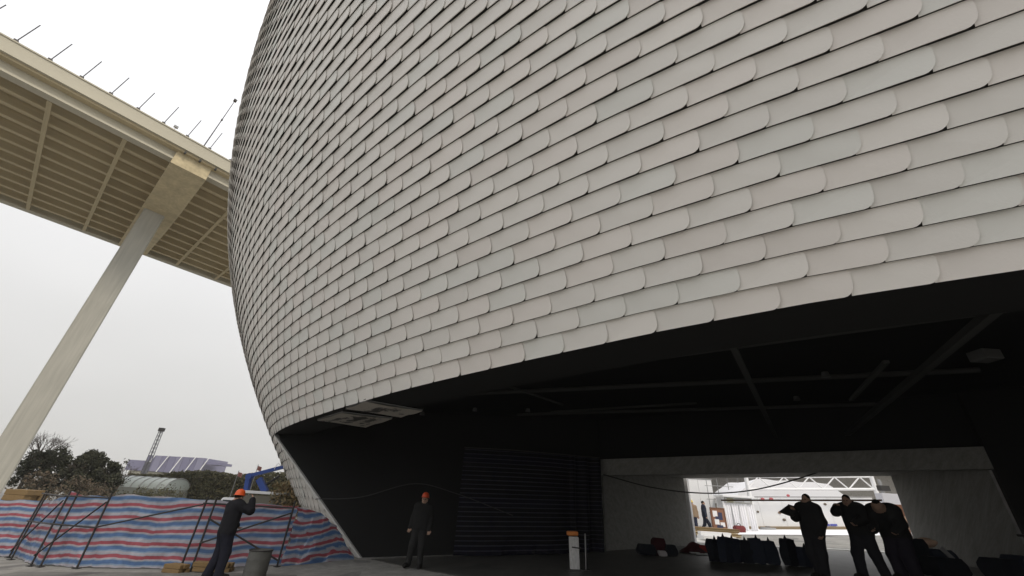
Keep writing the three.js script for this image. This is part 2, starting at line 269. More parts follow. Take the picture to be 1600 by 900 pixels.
// two pale foil boards on the hall ceiling
{
  const mFoil = (o) => std(0.66, 0.65, 0.62, 0.5, { map: noiseTex(256, (u, v) => { const n = perlin.noise(u * 2.2 + o, v * 5, o) + 0.6 * perlin.noise(u * 7, v * 9 + o, 2) + 0.3 * perlin.noise(u * 22 + o, v * 26, 5) - 1.5 * Math.max(0, Math.hypot((u - 0.45) * 1.2, (v - 0.5) * 1.5) - 0.22); const d = 0.93 - 0.62 * clamp((n + 0.2) * 3.0, 0, 1); return [d, d * 0.98, d * 0.95]; }) });
  const bd = (c, y, label) => { const g = gridGeo(8, 8, (u, v) => V(lerp(lerp(c[0][0], c[1][0], u), lerp(c[3][0], c[2][0], u), v), y + 0.01 * Math.sin(u * 9 + v * 5), lerp(lerp(c[0][1], c[1][1], u), lerp(c[3][1], c[2][1], u), v))); const t = thing('ceiling_board', label, 'ceiling board', V(c[0][0], y, c[0][1]), 'foil boards on the hall ceiling'); wpart(t, 'foil_sheet', g, mFoil(c[0][0] * 1.7)); wpart(t, 'backing', slab(c, y + 0.025, y + 0.05), mGreyPaint); for (const k of [[c[0], c[1]], [c[3], c[2]]]) wpart(t, 'hanger_rail', beam(V(k[0][0], y + 0.07, k[0][1]), V(k[1][0], y + 0.07, k[1][1]), 0.04, 0.03), mPipe); };
  bd([[-6.05, 13.68], [-4.68, 12.04], [-3.33, 12.51], [-4.68, 14.43]], 3.55, 'wider blotchy pale board fixed under the hall ceiling, nearest the slanting edge');
  bd([[-4.4, 11.5], [-3.5, 10.35], [-2.2, 11.15], [-3.0, 12.2]], 3.57, 'narrower blotchy pale board under the hall ceiling, farther from the slanting edge');
}

// ---------------------------------------------------------------- elevated road bridge
const bridge = thing('road_bridge', 'tall cream concrete road bridge on a single square pier, ribbed underside', 'bridge', V(-30.75 + 0.6555 * -3.05 - 0.7552 * 11, groundY(-40), 32.145 + 0.7552 * -3.05 + 0.6555 * 11));
bridge.rotation.y = Math.atan2(0.7552, 0.6555);
{
  // local axes: x along the bridge (s), z towards the photographer; helper takes s0,s1 (along), y0,y1, n0,n1 (sideways, away from the viewer)
  const by = bridge.position.y, B = (s0, s1, y0, y1, n0, n1) => box(s1 - s0, y1 - y0, n1 - n0, (s0 + s1) / 2 + 3.05, (y0 + y1) / 2 - by, -((n0 + n1) / 2 - 11));
  const A0 = -62, A1 = 34;
  part(bridge, 'deck', B(A0, A1, 30.5, 31.0, 0.3, 27.2), mBridge);
  const par = part(bridge, 'parapet', B(A0, A1, 30.72, 32.0, 0.02, 0.298), mFascia);
  part(par, 'coping', B(A0, A1, 32.002, 32.12, -0.06, 0.38), mFascia);
  part(bridge, 'parapet', B(A0, A1, 30.72, 32.0, 27.202, 27.5), mBridge);
  for (const [n0, n1] of [[0.95, 1.35], [26.3, 26.7]]) { const gd = part(bridge, 'edge_girder', B(A0, A1, 29.72, 30.498, n0, n1), mFascia); part(gd, 'bottom_flange', B(A0, A1, 29.5, 29.718, n0 - 0.22, n1 + 0.25), mFascia); }
  for (let k = 0; k < 11; k++) { const n = 3.3 + k * 2.1; const st = part(bridge, 'stringer', B(A0, A1, 29.66, 30.498, n - 0.12, n + 0.12), mBridge); part(st, 'bottom_flange', B(A0, A1, 29.57, 29.658, n - 0.24, n + 0.24), mBridge); }
  for (let k = -12; k <= 7; k++) { if (k === 0) continue; const s = -2.65 + 5.03 * k; part(bridge, 'cross_beam', B(s - 0.16, s + 0.16, 29.44, 29.566, 1.62, 26.0), mBridge); }
  // pier: hammerhead cap that deepens towards the column
  const sh = new THREE.Shape(); sh.moveTo(0.7, 30.49); sh.lineTo(0.7, 29.05); sh.lineTo(7.4, 28.0); sh.lineTo(14.4, 28.0); sh.lineTo(25.6, 29.05); sh.lineTo(25.6, 30.49);
  const cap = new THREE.ExtrudeGeometry(sh, { depth: 2.95, bevelEnabled: true, bevelSize: 0.05, bevelThickness: 0.05, bevelSegments: 1 });
  cap.rotateY(Math.PI / 2);                                 // shape x -> -z
  part(bridge, 'pier_cap', cap.translate(-4.12 + 3.05, -by, 11), mBridge);
  const cs = new THREE.Shape(), w = 0.93, c = 0.12; cs.moveTo(-w + c, -1.1); cs.lineTo(w - c, -1.1); cs.lineTo(w, -1.1 + c); cs.lineTo(w, 1.1 - c); cs.lineTo(w - c, 1.1); cs.lineTo(-w + c, 1.1); cs.lineTo(-w, 1.1 - c); cs.lineTo(-w, -1.1 + c);
  const col = new THREE.ExtrudeGeometry(cs, { depth: 28.4 - by, bevelEnabled: false, steps: 1 }); col.rotateX(-Math.PI / 2);
  part(bridge, 'pier_column', col.translate(0.05, 0, 0), mColumn);
  part(bridge, 'pier_footing', B(-5, -1, by - 0.3, by + 0.5, 9, 13), mColumn);
  // fence posts along the parapet
  const post = (s, h, r) => { const p = part(bridge, 'parapet_post', bar(new THREE.Vector3(s + 3.05, 32.12 - by, 10.85), new THREE.Vector3(s + 3.3, 32.12 + h - by, 10.85), r), mSteelDark); part(p, 'base_bracket', box(0.26, 0.2, 0.24, s + 3.05, 32.22 - by, 10.88), mSteelDark); };
  for (let s = -29.8; s < 3; s += 1.975) post(s, 2.75, 0.036);
  const mast = part(bridge, 'lamp_mast', bar(new THREE.Vector3(0.4, 32.12 - by, 10.8), new THREE.Vector3(0.72, 40 - by, 10.8), 0.06, 0.035), mSteelDark);
  part(mast, 'lamp_head', box(0.3, 0.26, 0.3, 0.72, 39.75 - by, 10.8), mSteelDark); part(mast, 'clamp', box(0.16, 0.16, 0.16, 0.58, 36.4 - by, 10.8), mSteelDark);
  part(bridge, 'traffic_camera', merge([box(0.36, 0.22, 0.22, -2.15, 32.6 - by, 10.85), box(0.06, 0.5, 0.06, -2.15, 32.3 - by, 10.85)]), mGreyPaint);
  for (const s of [-3.6, -2.3, -0.9]) part(bridge, 'drain_bracket', box(0.18, 0.22, 0.3, s + 3.05, 30.45 - by, 10.75), mSteelDark);
}

// ---------------------------------------------------------------- striped tarpaulin fence on scaffold tubes
const tarpTex = (() => {
  const W = 256, H = 512, cv = document.createElement('canvas'); cv.width = W; cv.height = H; const x = cv.getContext('2d');
  const per = H / 4, st = [[0, 0.05, '#a8a8b4'], [0.05, 0.30, '#a84f5b'], [0.30, 0.40, '#b8b0b6'], [0.40, 0.47, '#8d9db2'], [0.47, 0.72, '#5677a5'], [0.72, 0.82, '#8c9fb6'], [0.82, 1, '#b4b1ba']];
  for (let k = 0; k < 4; k++) for (const [a, b, c] of st) { x.fillStyle = c; x.fillRect(0, (k + a) * per, W, (b - a) * per + 1); }
  const im = x.getImageData(0, 0, W, H);
  for (let j = 0; j < H; j++) for (let i = 0; i < W; i++) { const k = (j * W + i) * 4, n = 1 + 0.05 * ((i >> 1) % 2 ? 1 : -1) + 0.05 * (rnd() - 0.5) + 0.07 * tn(i / W, j / H, 12, 6); for (let q = 0; q < 3; q++) im.data[k + q] = clamp(im.data[k + q] * n * 0.93, 0, 255); }
  x.putImageData(im, 0, 0); const t = new THREE.CanvasTexture(cv); t.colorSpace = THREE.SRGBColorSpace; t.wrapS = t.wrapT = THREE.RepeatWrapping; t.anisotropy = 8; return t;
})();
const mTarp = std(0.85, 0.85, 0.86, 0.55, { map: tarpTex });
const PERIOD = 0.302;
function polyAt(P, t) { const L = []; let s = 0; for (let i = 1; i < P.length; i++) { s += Math.hypot(P[i][0] - P[i - 1][0], P[i][1] - P[i - 1][1]); L.push(s); } const d = t * s; let i = 0; while (i < L.length - 1 && L[i] < d) i++; const a = i ? L[i - 1] : 0, k = (d - a) / (L[i] - a); return [lerp(P[i][0], P[i + 1][0], k), lerp(P[i][1], P[i + 1][1], k), d, i, k]; }
{
  const F = [[-21, 15.9], [-17, 15.7], [-14.9, 15.3], [-12.35, 13.36], [-10.7, 12.88], [-7.8, 12.52], [-5.72, 13.2]];
  const top = table([[-21, 0.7], [-16.4, 0.7], [-14.9, 0.78], [-14.2, 0.8], [-13.6, 0.86], [-12.6, 1.06], [-12.3, 1.14], [-11.8, 1.05], [-10.8, 1.08], [-10.5, 1.15], [-9.4, 1.16], [-7.9, 1.16], [-6.7, 1.13], [-5.72, 1.12]]);
  const g = gridGeo(240, 40, (u, v) => {
    const [x, f, d] = polyAt(F, u), gy = groundY(x), t = top(x) + 0.012 * Math.sin(d * 5) + 0.02 * fbm(d * 2.2, 3, 8), b = gy + 0.03 + 0.035 * fbm(d * 2.6, 0, 3);
    const y = lerp(b, t, v), w = 0.05 * fbm(d * 0.9, y * 1.1, 6) + 0.034 * fbm(d * 3.3 + y, y * 2.2, 2) - 0.03 * Math.abs(perlin.noise(d * 2.2 + y * 1.7, y * 2.6, 21)) - 0.018 * Math.abs(perlin.noise(d * 5 - y * 3, y * 4, 33)) + 0.02 * (1 - v) * Math.sin(d * 2.1);
    return V(x + w * 0.3, y, f + w + 0.06);
  }, (u, v, p) => { const gy = groundY(p.x); return [p.x * 0.8, (v * (top(p.x) - gy) + 0.05 * fbm(p.x * 0.7, v, 4) + 0.012 * Math.sin(p.x * 4)) / PERIOD / 4 + 0.02]; });
  tag(mesh('tarp', g, mTarp), 'tarpaulin', 'long red, white and blue striped tarpaulin stretched behind scaffold tubes', 'tarpaulin');
  const F2 = [[-5.7, 13.24], [-5.1, 13.75], [-4.3, 14.75]];
  const g2 = gridGeo(60, 36, (u, v) => {
    const [x, f, d] = polyAt(F2, u), gy = groundY(x), y = lerp(gy + 0.02, lerp(1.10, gy + 0.12, Math.pow(u, 1.9)), v);
    const w = 0.13 * fbm(d * 2.2, y * 1.9, 16) + 0.06 * fbm(d * 5 + y * 2, y * 4, 12), sag = 0.10 * (1 - v) * fbm(d * 2, y, 31);
    return V(x + w * 0.6, y + sag * v, f + w - 0.12 * (1 - v));
  }, (u, v, p) => [u * 1.6, (p.y + 0.33 + 0.10 * Math.sin(u * 5 + 1) + 0.06 * fbm(u * 5, v * 3, 9)) / PERIOD / 4]);
  tag(mesh('tarp', g2, mTarp), 'tarpaulin', 'short crumpled end of striped tarpaulin hanging beside the slanting shell', 'tarpaulin');
}
{
  const fr = thing('scaffold_fence', 'thin dark scaffold tube frame standing in front of the striped tarpaulin', 'scaffold', V(-10.7, groundY(-10.7), 12.75));
  const P = [[-14.9, 15.22, 1.02], [-14.3, 14.7, 1.02], [-12.3, 13.26, 1.1], [-11.9, 13.1, 1.1], [-10.69, 12.79, 1.12], [-7.84, 12.4, 1.2], [-7.5, 12.3, 1.2], [-5.78, 13.1, 1.22]];
  for (const [x, f, t] of P) { const y = groundY(x), pst = wpart(fr, 'upright_tube', bar(V(x, y, f), V(x + rr(-0.03, 0.03), t + 0.04, f + 0.02), 0.024), mSteelDark); pst.userData.label = 'upright scaffold tube'; wpart(fr, 'base_plate', box(0.14, 0.012, 0.14, x, y + 0.018, -f), mSteelDark); }
  const rail = (i, k, h, nm = 'rail_tube', h2 = h) => wpart(fr, nm, bar(V(P[i][0], h, P[i][1] - 0.05), V(P[k][0], h2, P[k][1] - 0.05), 0.021), mSteelDark);
  rail(0, 2, 0.98, 'rail_tube', 1.0); rail(2, 4, 1.02, 'rail_tube', 1.05); rail(0, 2, 0.2, 'rail_tube', 0.33); rail(2, 4, 0.33, 'rail_tube', 0.35); rail(4, 5, 0.35, 'brace_tube', 1.05); rail(5, 7, 1.08); rail(2, 4, -0.4, 'brace_tube', 0.95); rail(0, 2, -0.6, 'brace_tube', 0.9);
  rail(6, 7, 0.2, 'brace_tube', 0.95); rail(6, 7, 0.75, 'brace_tube', -0.15);
}

// ---------------------------------------------------------------- people: one smooth surface each, meshed from joints
function surfaceNet(sdf, mn, mx, cell) {
  const n = [0, 1, 2].map((k) => Math.ceil((mx[k] - mn[k]) / cell) + 1), [nx, ny, nz] = n, F = new Float32Array(nx * ny * nz);
  const id = (i, j, k) => (k * ny + j) * nx + i;
  for (let k = 0; k < nz; k++) for (let j = 0; j < ny; j++) for (let i = 0; i < nx; i++) F[id(i, j, k)] = sdf(mn[0] + i * cell, mn[1] + j * cell, mn[2] + k * cell);
  const vi = new Int32Array(nx * ny * nz).fill(-1), pos = [], idx = [];
  for (let k = 0; k < nz - 1; k++) for (let j = 0; j < ny - 1; j++) for (let i = 0; i < nx - 1; i++) {
    let sx = 0, sy = 0, sz = 0, c = 0;
    for (let e = 0; e < 12; e++) {
      const ax = e >> 2, o = e & 3, a = [i, j, k], b = [i, j, k]; const p = (ax + 1) % 3, q = (ax + 2) % 3; a[p] += o & 1; b[p] += o & 1; a[q] += o >> 1; b[q] += o >> 1; b[ax] += 1;
      const fa = F[id(...a)], fb = F[id(...b)]; if ((fa < 0) === (fb < 0)) continue; const t = fa / (fa - fb); a[ax] += t; sx += a[0]; sy += a[1]; sz += a[2]; c++;
    }
    if (c) { vi[id(i, j, k)] = pos.length / 3; pos.push(mn[0] + sx / c * cell, mn[1] + sy / c * cell, mn[2] + sz / c * cell); }
  }
  for (let k = 1; k < nz - 1; k++) for (let j = 1; j < ny - 1; j++) for (let i = 1; i < nx - 1; i++) for (let ax = 0; ax < 3; ax++) {
    const a = [i, j, k], b = [i, j, k]; b[ax]++; const fa = F[id(...a)] < 0, fb = F[id(...b)] < 0; if (fa === fb) continue;
    const p = (ax + 1) % 3, q = (ax + 2) % 3, w = (dp, dq) => { const c = [i, j, k]; c[p] += dp; c[q] += dq; return vi[id(...c)]; };
    const v = [w(-1, -1), w(0, -1), w(0, 0), w(-1, 0)]; if (v.some((x) => x < 0)) continue; if (fa) idx.push(v[0], v[1], v[2], v[0], v[2], v[3]); else idx.push(v[0], v[2], v[1], v[0], v[3], v[2]);
  }
  const g = new THREE.BufferGeometry(); g.setAttribute('position', new THREE.Float32BufferAttribute(pos, 3)); g.setIndex(idx); g.computeVertexNormals(); return g;
}
const cone = (a, b, r0, r1, k) => { const d = [b[0] - a[0], b[1] - a[1], b[2] - a[2]], L = d[0] * d[0] + d[1] * d[1] + d[2] * d[2] || 1e-9; return { k, f: (x, y, z) => { const px = x - a[0], py = y - a[1], pz = z - a[2], t = clamp((px * d[0] + py * d[1] + pz * d[2]) / L, 0, 1); return Math.hypot(px - d[0] * t, py - d[1] * t, pz - d[2] * t) - lerp(r0, r1, t); } }; };
const ell = (c, r, k) => ({ k, f: (x, y, z) => { const q = Math.hypot((x - c[0]) / r[0], (y - c[1]) / r[1], (z - c[2]) / r[2]); return (q - 1) * Math.min(...r); } });
const blend = (list, s) => (x, y, z) => { let m = 1e9; for (const b of list) { const d = b.f(x, y, z); if (d > m + s * 4) continue; const h = Math.max(s - Math.abs(m - d), 0) / s; m = Math.min(m, d) - h * h * s * 0.25; } return m; };
const nearest = (list, x, y, z) => { let m = 1e9, k = ''; for (const b of list) { const d = b.f(x, y, z); if (d < m) { m = d; k = b.k; } } return k; };
const bounds = (pts, pad) => [[0, 1, 2].map((k) => Math.min(...pts.map((p) => p[k])) - pad), [0, 1, 2].map((k) => Math.max(...pts.map((p) => p[k])) + pad)];
const mBody = matte(1, 1, 1, 0.9, { vertexColors: true });
function person(o) {
  const J = { pelvis: [0, 0.95, 0], waist: [0, 1.1, 0], chest: [0, 1.3, 0], neck: [0, 1.47, 0], head: [0, 1.6, 0.02], shL: [0.185, 1.41, 0], shR: [-0.185, 1.41, 0], elL: [0.25, 1.14, -0.03], elR: [-0.25, 1.14, -0.03], wrL: [0.27, 0.9, 0.05], wrR: [-0.27, 0.9, 0.05], hiL: [0.09, 0.93, 0], hiR: [-0.09, 0.93, 0], knL: [0.11, 0.5, 0.03], knR: [-0.11, 0.5, 0.03], anL: [0.12, 0.09, -0.02], anR: [-0.12, 0.09, -0.02], ...o.J };
  const C = { skin: [0.4, 0.25, 0.18], jacket: [0.02, 0.022, 0.028], trousers: [0.02, 0.021, 0.03], shoe: [0.015, 0.014, 0.013], hair: [0.01, 0.009, 0.008], dark: [0.02, 0.012, 0.01], white: [0.5, 0.48, 0.46], lip: [0.3, 0.13, 0.11], ...o.C };
  const mid = (a, b, t) => [0, 1, 2].map((k) => lerp(a[k], b[k], t)), add = (a, b) => a.map((v, k) => v + b[k]);
  const ft = o.girth || 0.015, ax = mid(J.shL, J.shR, 0.5), body = [
    cone(J.shL, J.shR, 0.078, 0.078, 'jacket'), cone(mid(J.shL, ax, 0.45), mid(J.hiL, J.pelvis, -0.1), 0.115, 0.115, 'jacket'), cone(mid(J.shR, ax, 0.45), mid(J.hiR, J.pelvis, -0.1), 0.115, 0.115, 'jacket'),
    cone(J.chest, J.pelvis, 0.13, 0.135, 'jacket'), cone(J.neck, add(J.chest, [0, 0.02, 0]), 0.07, 0.12, 'jacket'), cone(J.neck, J.head, 0.055, 0.05, 'skin'),
    cone(J.shL, J.elL, 0.073, 0.056, 'jacket'), cone(J.shR, J.elR, 0.073, 0.056, 'jacket'), cone(J.elL, J.wrL, 0.056, 0.042, 'jacket'), cone(J.elR, J.wrR, 0.056, 0.042, 'jacket'),
    cone(add(J.hiL, [0, -0.08, 0]), J.knL, 0.105, 0.075, 'trousers'), cone(add(J.hiR, [0, -0.08, 0]), J.knR, 0.105, 0.075, 'trousers'), cone(J.knL, add(J.anL, [0, 0.02, 0]), 0.075, 0.062, 'trousers'), cone(J.knR, add(J.anR, [0, 0.02, 0]), 0.075, 0.062, 'trousers'),
  ];
  for (const s of ['L', 'R']) { const a = J['an' + s], dx = s === 'L' ? 0.04 : -0.04; body.push(cone([a[0], a[1] - 0.045, a[2] - 0.03], [a[0] + dx, a[1] - 0.05, a[2] + 0.16], 0.045, 0.04, 'shoe')); }
  const fold = (x, y, z) => 0.006 * perlin.noise(x * 14, y * 9, z * 14) + 0.004 * perlin.noise(x * 30, y * 22, z * 30);
  const bs = blend(body, 0.05), bsf = (x, y, z) => bs(x, y, z) - ft, cell = o.cell || 0.016, geos = [];
  const colour = (g, list) => { const p = g.attributes.position, c = new Float32Array(p.count * 3); for (let i = 0; i < p.count; i++) { const k = C[nearest(list, p.getX(i), p.getY(i), p.getZ(i))] || C.skin; c.set(k, i * 3); } g.setAttribute('color', new THREE.BufferAttribute(c, 3)); geos.push(g); };
  const [mn, mx] = bounds(Object.values(J), 0.2); mn[1] = Math.min(mn[1], -0.05);
  colour(surfaceNet((x, y, z) => bsf(x, y, z) + fold(x, y, z), mn, mx, cell), body);
  // head with face: local frame turned by o.look (yaw) and o.nod
  const hc = J.head, ya = o.look || 0, no = o.nod || 0, cy = Math.cos(ya), sy = Math.sin(ya), cn = Math.cos(no), sn2 = Math.sin(no);
  const H = (x, y, z) => { const y2 = y * cn - z * sn2, z2 = y * sn2 + z * cn; return [hc[0] + x * cy + z2 * sy, hc[1] + y2, hc[2] - x * sy + z2 * cy]; };
  const inv = (x, y, z) => { const dx = x - hc[0], dy = y - hc[1], dz = z - hc[2], x1 = dx * cy - dz * sy, z2 = dx * sy + dz * cy; return [x1, dy * cn + z2 * sn2, -dy * sn2 + z2 * cn]; };
  const hl = [ell([0, 0.02, -0.01], [0.076, 0.098, 0.094], 'skin'), ell([0, -0.05, 0.025], [0.056, 0.06, 0.062], 'skin'), cone([0, 0.01, 0.083], [0, -0.025, 0.1], 0.008, 0.014, 'skin'), ell([0.077, -0.01, -0.005], [0.012, 0.03, 0.018], 'skin'), ell([-0.077, -0.01, -0.005], [0.012, 0.03, 0.018], 'skin'), cone([-0.035, 0.026, 0.075], [0.035, 0.026, 0.075], 0.012, 0.012, 'skin'), cone([0, -0.06, -0.02], [0, -0.14, -0.03], 0.05, 0.054, 'skin'),
    ell([0.03, 0.005, 0.077], [0.013, 0.008, 0.01], 'dark'), ell([-0.03, 0.005, 0.077], [0.013, 0.008, 0.01], 'dark'), ell([0, -0.058, 0.083], [0.024, 0.007, 0.008], 'lip'), ell([0, 0.04, -0.022], [0.082, 0.09, 0.094], 'hair')];
  const hs = blend(hl, 0.014);
  const hg = surfaceNet((x, y, z) => hs(x, y, z), [-0.13, -0.17, -0.14], [0.13, 0.16, 0.14], o.fine || 0.009);
  colour(hg, hl); { const p = hg.attributes.position; for (let i = 0; i < p.count; i++) { const q = H(p.getX(i), p.getY(i), p.getZ(i)); p.setXYZ(i, ...q); } hg.computeVertexNormals(); }
  // hands: palm, four unequal bent fingers and a thumb from the side of the palm
  for (const s of ['L', 'R']) {
    const e = new THREE.Vector3(...J['el' + s]), w = new THREE.Vector3(...J['wr' + s]), d = w.clone().sub(e).normalize(), side = new THREE.Vector3(...(o['palm' + s] || [0, 0, 1]));
    const nrm = side.sub(d.clone().multiplyScalar(side.dot(d))).normalize(), lat = new THREE.Vector3().crossVectors(d, nrm).normalize(), curl = o['curl' + s] ?? 0.5, out = [];
    const Q = (l, a, n) => w.clone().addScaledVector(d, a).addScaledVector(lat, l).addScaledVector(nrm, n).toArray();
    out.push(cone(Q(0, -0.03, 0), Q(0, 0.03, 0), 0.03, 0.032, 'skin'), cone(Q(-0.022, 0.03, 0), Q(-0.026, 0.085, 0), 0.02, 0.016, 'skin'), cone(Q(0.022, 0.03, 0), Q(0.026, 0.08, 0), 0.02, 0.016, 'skin'), cone(Q(0, 0.03, 0), Q(0, 0.088, 0), 0.02, 0.016, 'skin'));
    [[-0.03, 0.07], [-0.01, 0.08], [0.01, 0.074], [0.03, 0.058]].forEach(([l, L]) => { const a1 = curl, a2 = curl * 2.1; const p0 = Q(l, 0.085, 0), p1 = Q(l * 1.1, 0.085 + L * 0.55 * Math.cos(a1), L * 0.55 * Math.sin(a1)), p2 = Q(l * 1.1, 0.085 + L * 0.55 * Math.cos(a1) + L * 0.45 * Math.cos(a2), L * 0.55 * Math.sin(a1) + L * 0.45 * Math.sin(a2)); out.push(cone(p0, p1, 0.0095, 0.0088, 'skin'), cone(p1, p2, 0.0088, 0.0075, 'skin')); });
    out.push(cone(Q(-0.03, 0.025, 0.006), Q(-0.058, 0.058, 0.018), 0.013, 0.0105, 'skin'), cone(Q(-0.058, 0.058, 0.018), Q(-0.058, 0.09, 0.03), 0.0105, 0.009, 'skin'));
    const [a, b] = bounds([Q(-0.07, -0.05, 0), Q(0.05, 0.18, 0), Q(0, 0.1, 0.12), Q(0, 0.1, -0.03), Q(0.05, -0.05, 0), Q(-0.07, 0.18, 0)], 0.03);
    colour(surfaceNet(blend(out, 0.008), a, b, o.hand || 0.007), out);
  }
  const t = thing('person', o.label, 'person', V(o.at[0], groundY(o.at[0]) + 0.012, o.at[1]), o.group);
  t.rotation.y = o.turn || 0; if (o.lean) t.rotation.z = o.lean;
  part(t, 'body', merge(geos.map((g) => { const q = g.index ? g.toNonIndexed() : g; return q; })), mBody);
  if (o.hat) {
    const prof = [[0.0, 0.128], [0.03, 0.126], [0.065, 0.112], [0.092, 0.082], [0.104, 0.045], [0.108, 0.012], [0.11, 0], [0.128, -0.004], [0.129, -0.009], [0.108, -0.006]].map((p) => new THREE.Vector2(p[0], p[1]));
    const hg2 = new THREE.LatheGeometry(prof, 22), p = hg2.attributes.position;
    for (let i = 0; i < p.count; i++) { let x = p.getX(i), y = p.getY(i), z = p.getZ(i); const br = y < 0 && z > 0.05 ? (z - 0.05) * 0.45 : 0; const q = H(x * 0.93, y + 0.055, z * 1.1 - 0.008 + br); p.setXYZ(i, ...q); }
    hg2.computeVertexNormals(); const hm = part(t, 'hard_hat', hg2, o.hat);
    const rg = []; for (let k = 0; k < 9; k++) { const a0 = lerp(-1.1, 1.1, k / 9), a1 = lerp(-1.1, 1.1, (k + 1) / 9); rg.push(bar(new THREE.Vector3(...H(0, 0.055 + 0.126 * Math.cos(a0), 0.117 * Math.sin(a0) - 0.008)), new THREE.Vector3(...H(0, 0.055 + 0.126 * Math.cos(a1), 0.117 * Math.sin(a1) - 0.008)), 0.011, 0.011, 5)); }
    part(hm, 'ridge', merge(rg), o.hat);
  }
  return t;
}
const mOrange = std(0.72, 0.10, 0.015, 0.4), mOrangeDull = std(0.55, 0.07, 0.02, 0.5), mYellowHat = std(0.72, 0.5, 0.03, 0.4);
person({ at: [-6.2, 11.0], girth: 0.03, turn: Math.PI * 0.80, lean: -0.02, label: 'person in dark overalls and orange hard hat shading eyes beside the striped tarpaulin', hat: mOrange, look: 0.35, nod: 0.05, cell: 0.015, fine: 0.008,
  C: { jacket: [0.014, 0.014, 0.017], trousers: [0.016, 0.017, 0.026] },
  J: { shR: [-0.18, 1.43, 0.01], elR: [-0.36, 1.34, 0.2], wrR: [-0.20, 1.56, 0.25], elL: [0.24, 1.16, 0.08], wrL: [0.2, 1.02, 0.26], knL: [0.1, 0.5, 0.04], knR: [-0.13, 0.5, 0.06], anR: [-0.16, 0.09, 0.04], anL: [0.13, 0.09, -0.06] }, palmR: [0.7, 0, -0.6], curlR: 0.35 });
person({ at: [-2.14, 12.85], turn: -0.1, lean: -0.055, label: 'person in black clothes and orange hard hat standing just inside the dark entrance hall', hat: mOrangeDull, cell: 0.016,
  C: { jacket: [0.018, 0.018, 0.018], trousers: [0.026, 0.026, 0.026], skin: [0.36, 0.24, 0.18] }, J: { knL: [0.13, 0.5, 0.03], knR: [-0.12, 0.5, 0.03], anL: [0.16, 0.09, -0.01], anR: [-0.15, 0.09, -0.01], head: [-0.01, 1.6, 0.03] } });
person({ at: [7.38, 10.8], girth: 0.035, turn: -1.2, lean: -0.05, label: 'silhouetted person with bare head raising a flat board, nearest the row of sacks', cell: 0.016, look: 0.1,
  C: { jacket: [0.02, 0.02, 0.021], trousers: [0.02, 0.02, 0.023], skin: [0.34, 0.22, 0.16] }, palmR: [0, 0, 1], curlR: 0.9,
  J: { elR: [-0.2, 1.2, 0.22], wrR: [-0.1, 1.34, 0.36], elL: [0.26, 1.16, -0.02], wrL: [0.24, 0.92, 0.08], anL: [0.1, 0.09, 0.04], anR: [-0.1, 0.09, -0.1], head: [0, 1.6, 0.0] } });
person({ at: [8.55, 10.75], girth: 0.04, turn: -1.1, lean: 0.02, label: 'silhouetted person with legs apart and one arm raised, between two other silhouettes', cell: 0.016, look: 0.2, nod: 0.15,
  C: { jacket: [0.02, 0.02, 0.021], trousers: [0.021, 0.021, 0.026], skin: [0.34, 0.22, 0.16] }, palmR: [0, -1, 0.3], curlR: 0.9,
  J: { chest: [0, 1.29, 0.06], neck: [0, 1.45, 0.1], head: [0, 1.57, 0.17], shR: [-0.18, 1.4, 0.1], shL: [0.18, 1.4, 0.08], elR: [-0.2, 1.32, 0.4], wrR: [-0.12, 1.42, 0.46], elL: [0.24, 1.18, 0.2], wrL: [0.16, 1.1, 0.42], hiL: [0.1, 0.93, 0], knR: [-0.12, 0.5, 0.18], anR: [-0.13, 0.09, 0.2], knL: [0.12, 0.5, -0.06], anL: [0.13, 0.09, -0.22] } });
person({ at: [9.1, 10.5], girth: 0.06, turn: -1.0, lean: 0, label: 'silhouetted person bending forward in wide jacket and dark purple trousers, rightmost of the group', cell: 0.016, look: 0, nod: 0.7,
  C: { jacket: [0.02, 0.02, 0.021], trousers: [0.02, 0.017, 0.026], skin: [0.34, 0.22, 0.16] },
  J: { pelvis: [0, 0.93, -0.1], waist: [0, 1.08, 0.0], chest: [0, 1.26, 0.16], neck: [0, 1.38, 0.3], head: [0, 1.45, 0.44], shL: [0.2, 1.36, 0.2], shR: [-0.2, 1.36, 0.2], elL: [0.27, 1.1, 0.28], elR: [-0.27, 1.1, 0.28], wrL: [0.2, 0.96, 0.48], wrR: [-0.2, 0.98, 0.5], hiL: [0.1, 0.9, -0.1], hiR: [-0.1, 0.9, -0.1], knL: [0.13, 0.5, 0.04], knR: [-0.13, 0.5, 0.0], anL: [0.14, 0.09, -0.08], anR: [-0.14, 0.09, -0.14] } });
person({ at: [11.75, 27.4], turn: -0.4, label: 'distant person in yellow hard hat and tan jacket in the bright courtyard', hat: mYellowHat, cell: 0.026, fine: 0.016, hand: 0.012, C: { jacket: [0.3, 0.22, 0.15], trousers: [0.03, 0.035, 0.06] } });
person({ at: [12.5, 27.5], turn: 1.2, label: 'distant person in dark clothes striding in the bright courtyard', cell: 0.026, fine: 0.016, hand: 0.012, C: { jacket: [0.025, 0.03, 0.045], trousers: [0.025, 0.028, 0.04] }, J: { knL: [0.1, 0.5, 0.2], anL: [0.1, 0.09, 0.26], knR: [-0.1, 0.5, -0.06], anR: [-0.1, 0.09, -0.3] } });
{ // board held up by the nearest silhouette
  const t = thing('flat_board', 'small dark flat board held up in front of the silhouetted person', 'board', V(7.13, 1.66, 10.95)); t.rotation.set(0.35, 0.5, 0.24);
  part(t, 'panel', rbox(0.42, 0.03, 0.3, 0.01, -0.06, 0.12, 0), mSteelDark); part(t, 'edge_strip', box(0.03, 0.04, 0.3, 0.16, 0.12, 0), mSteelDark);
}

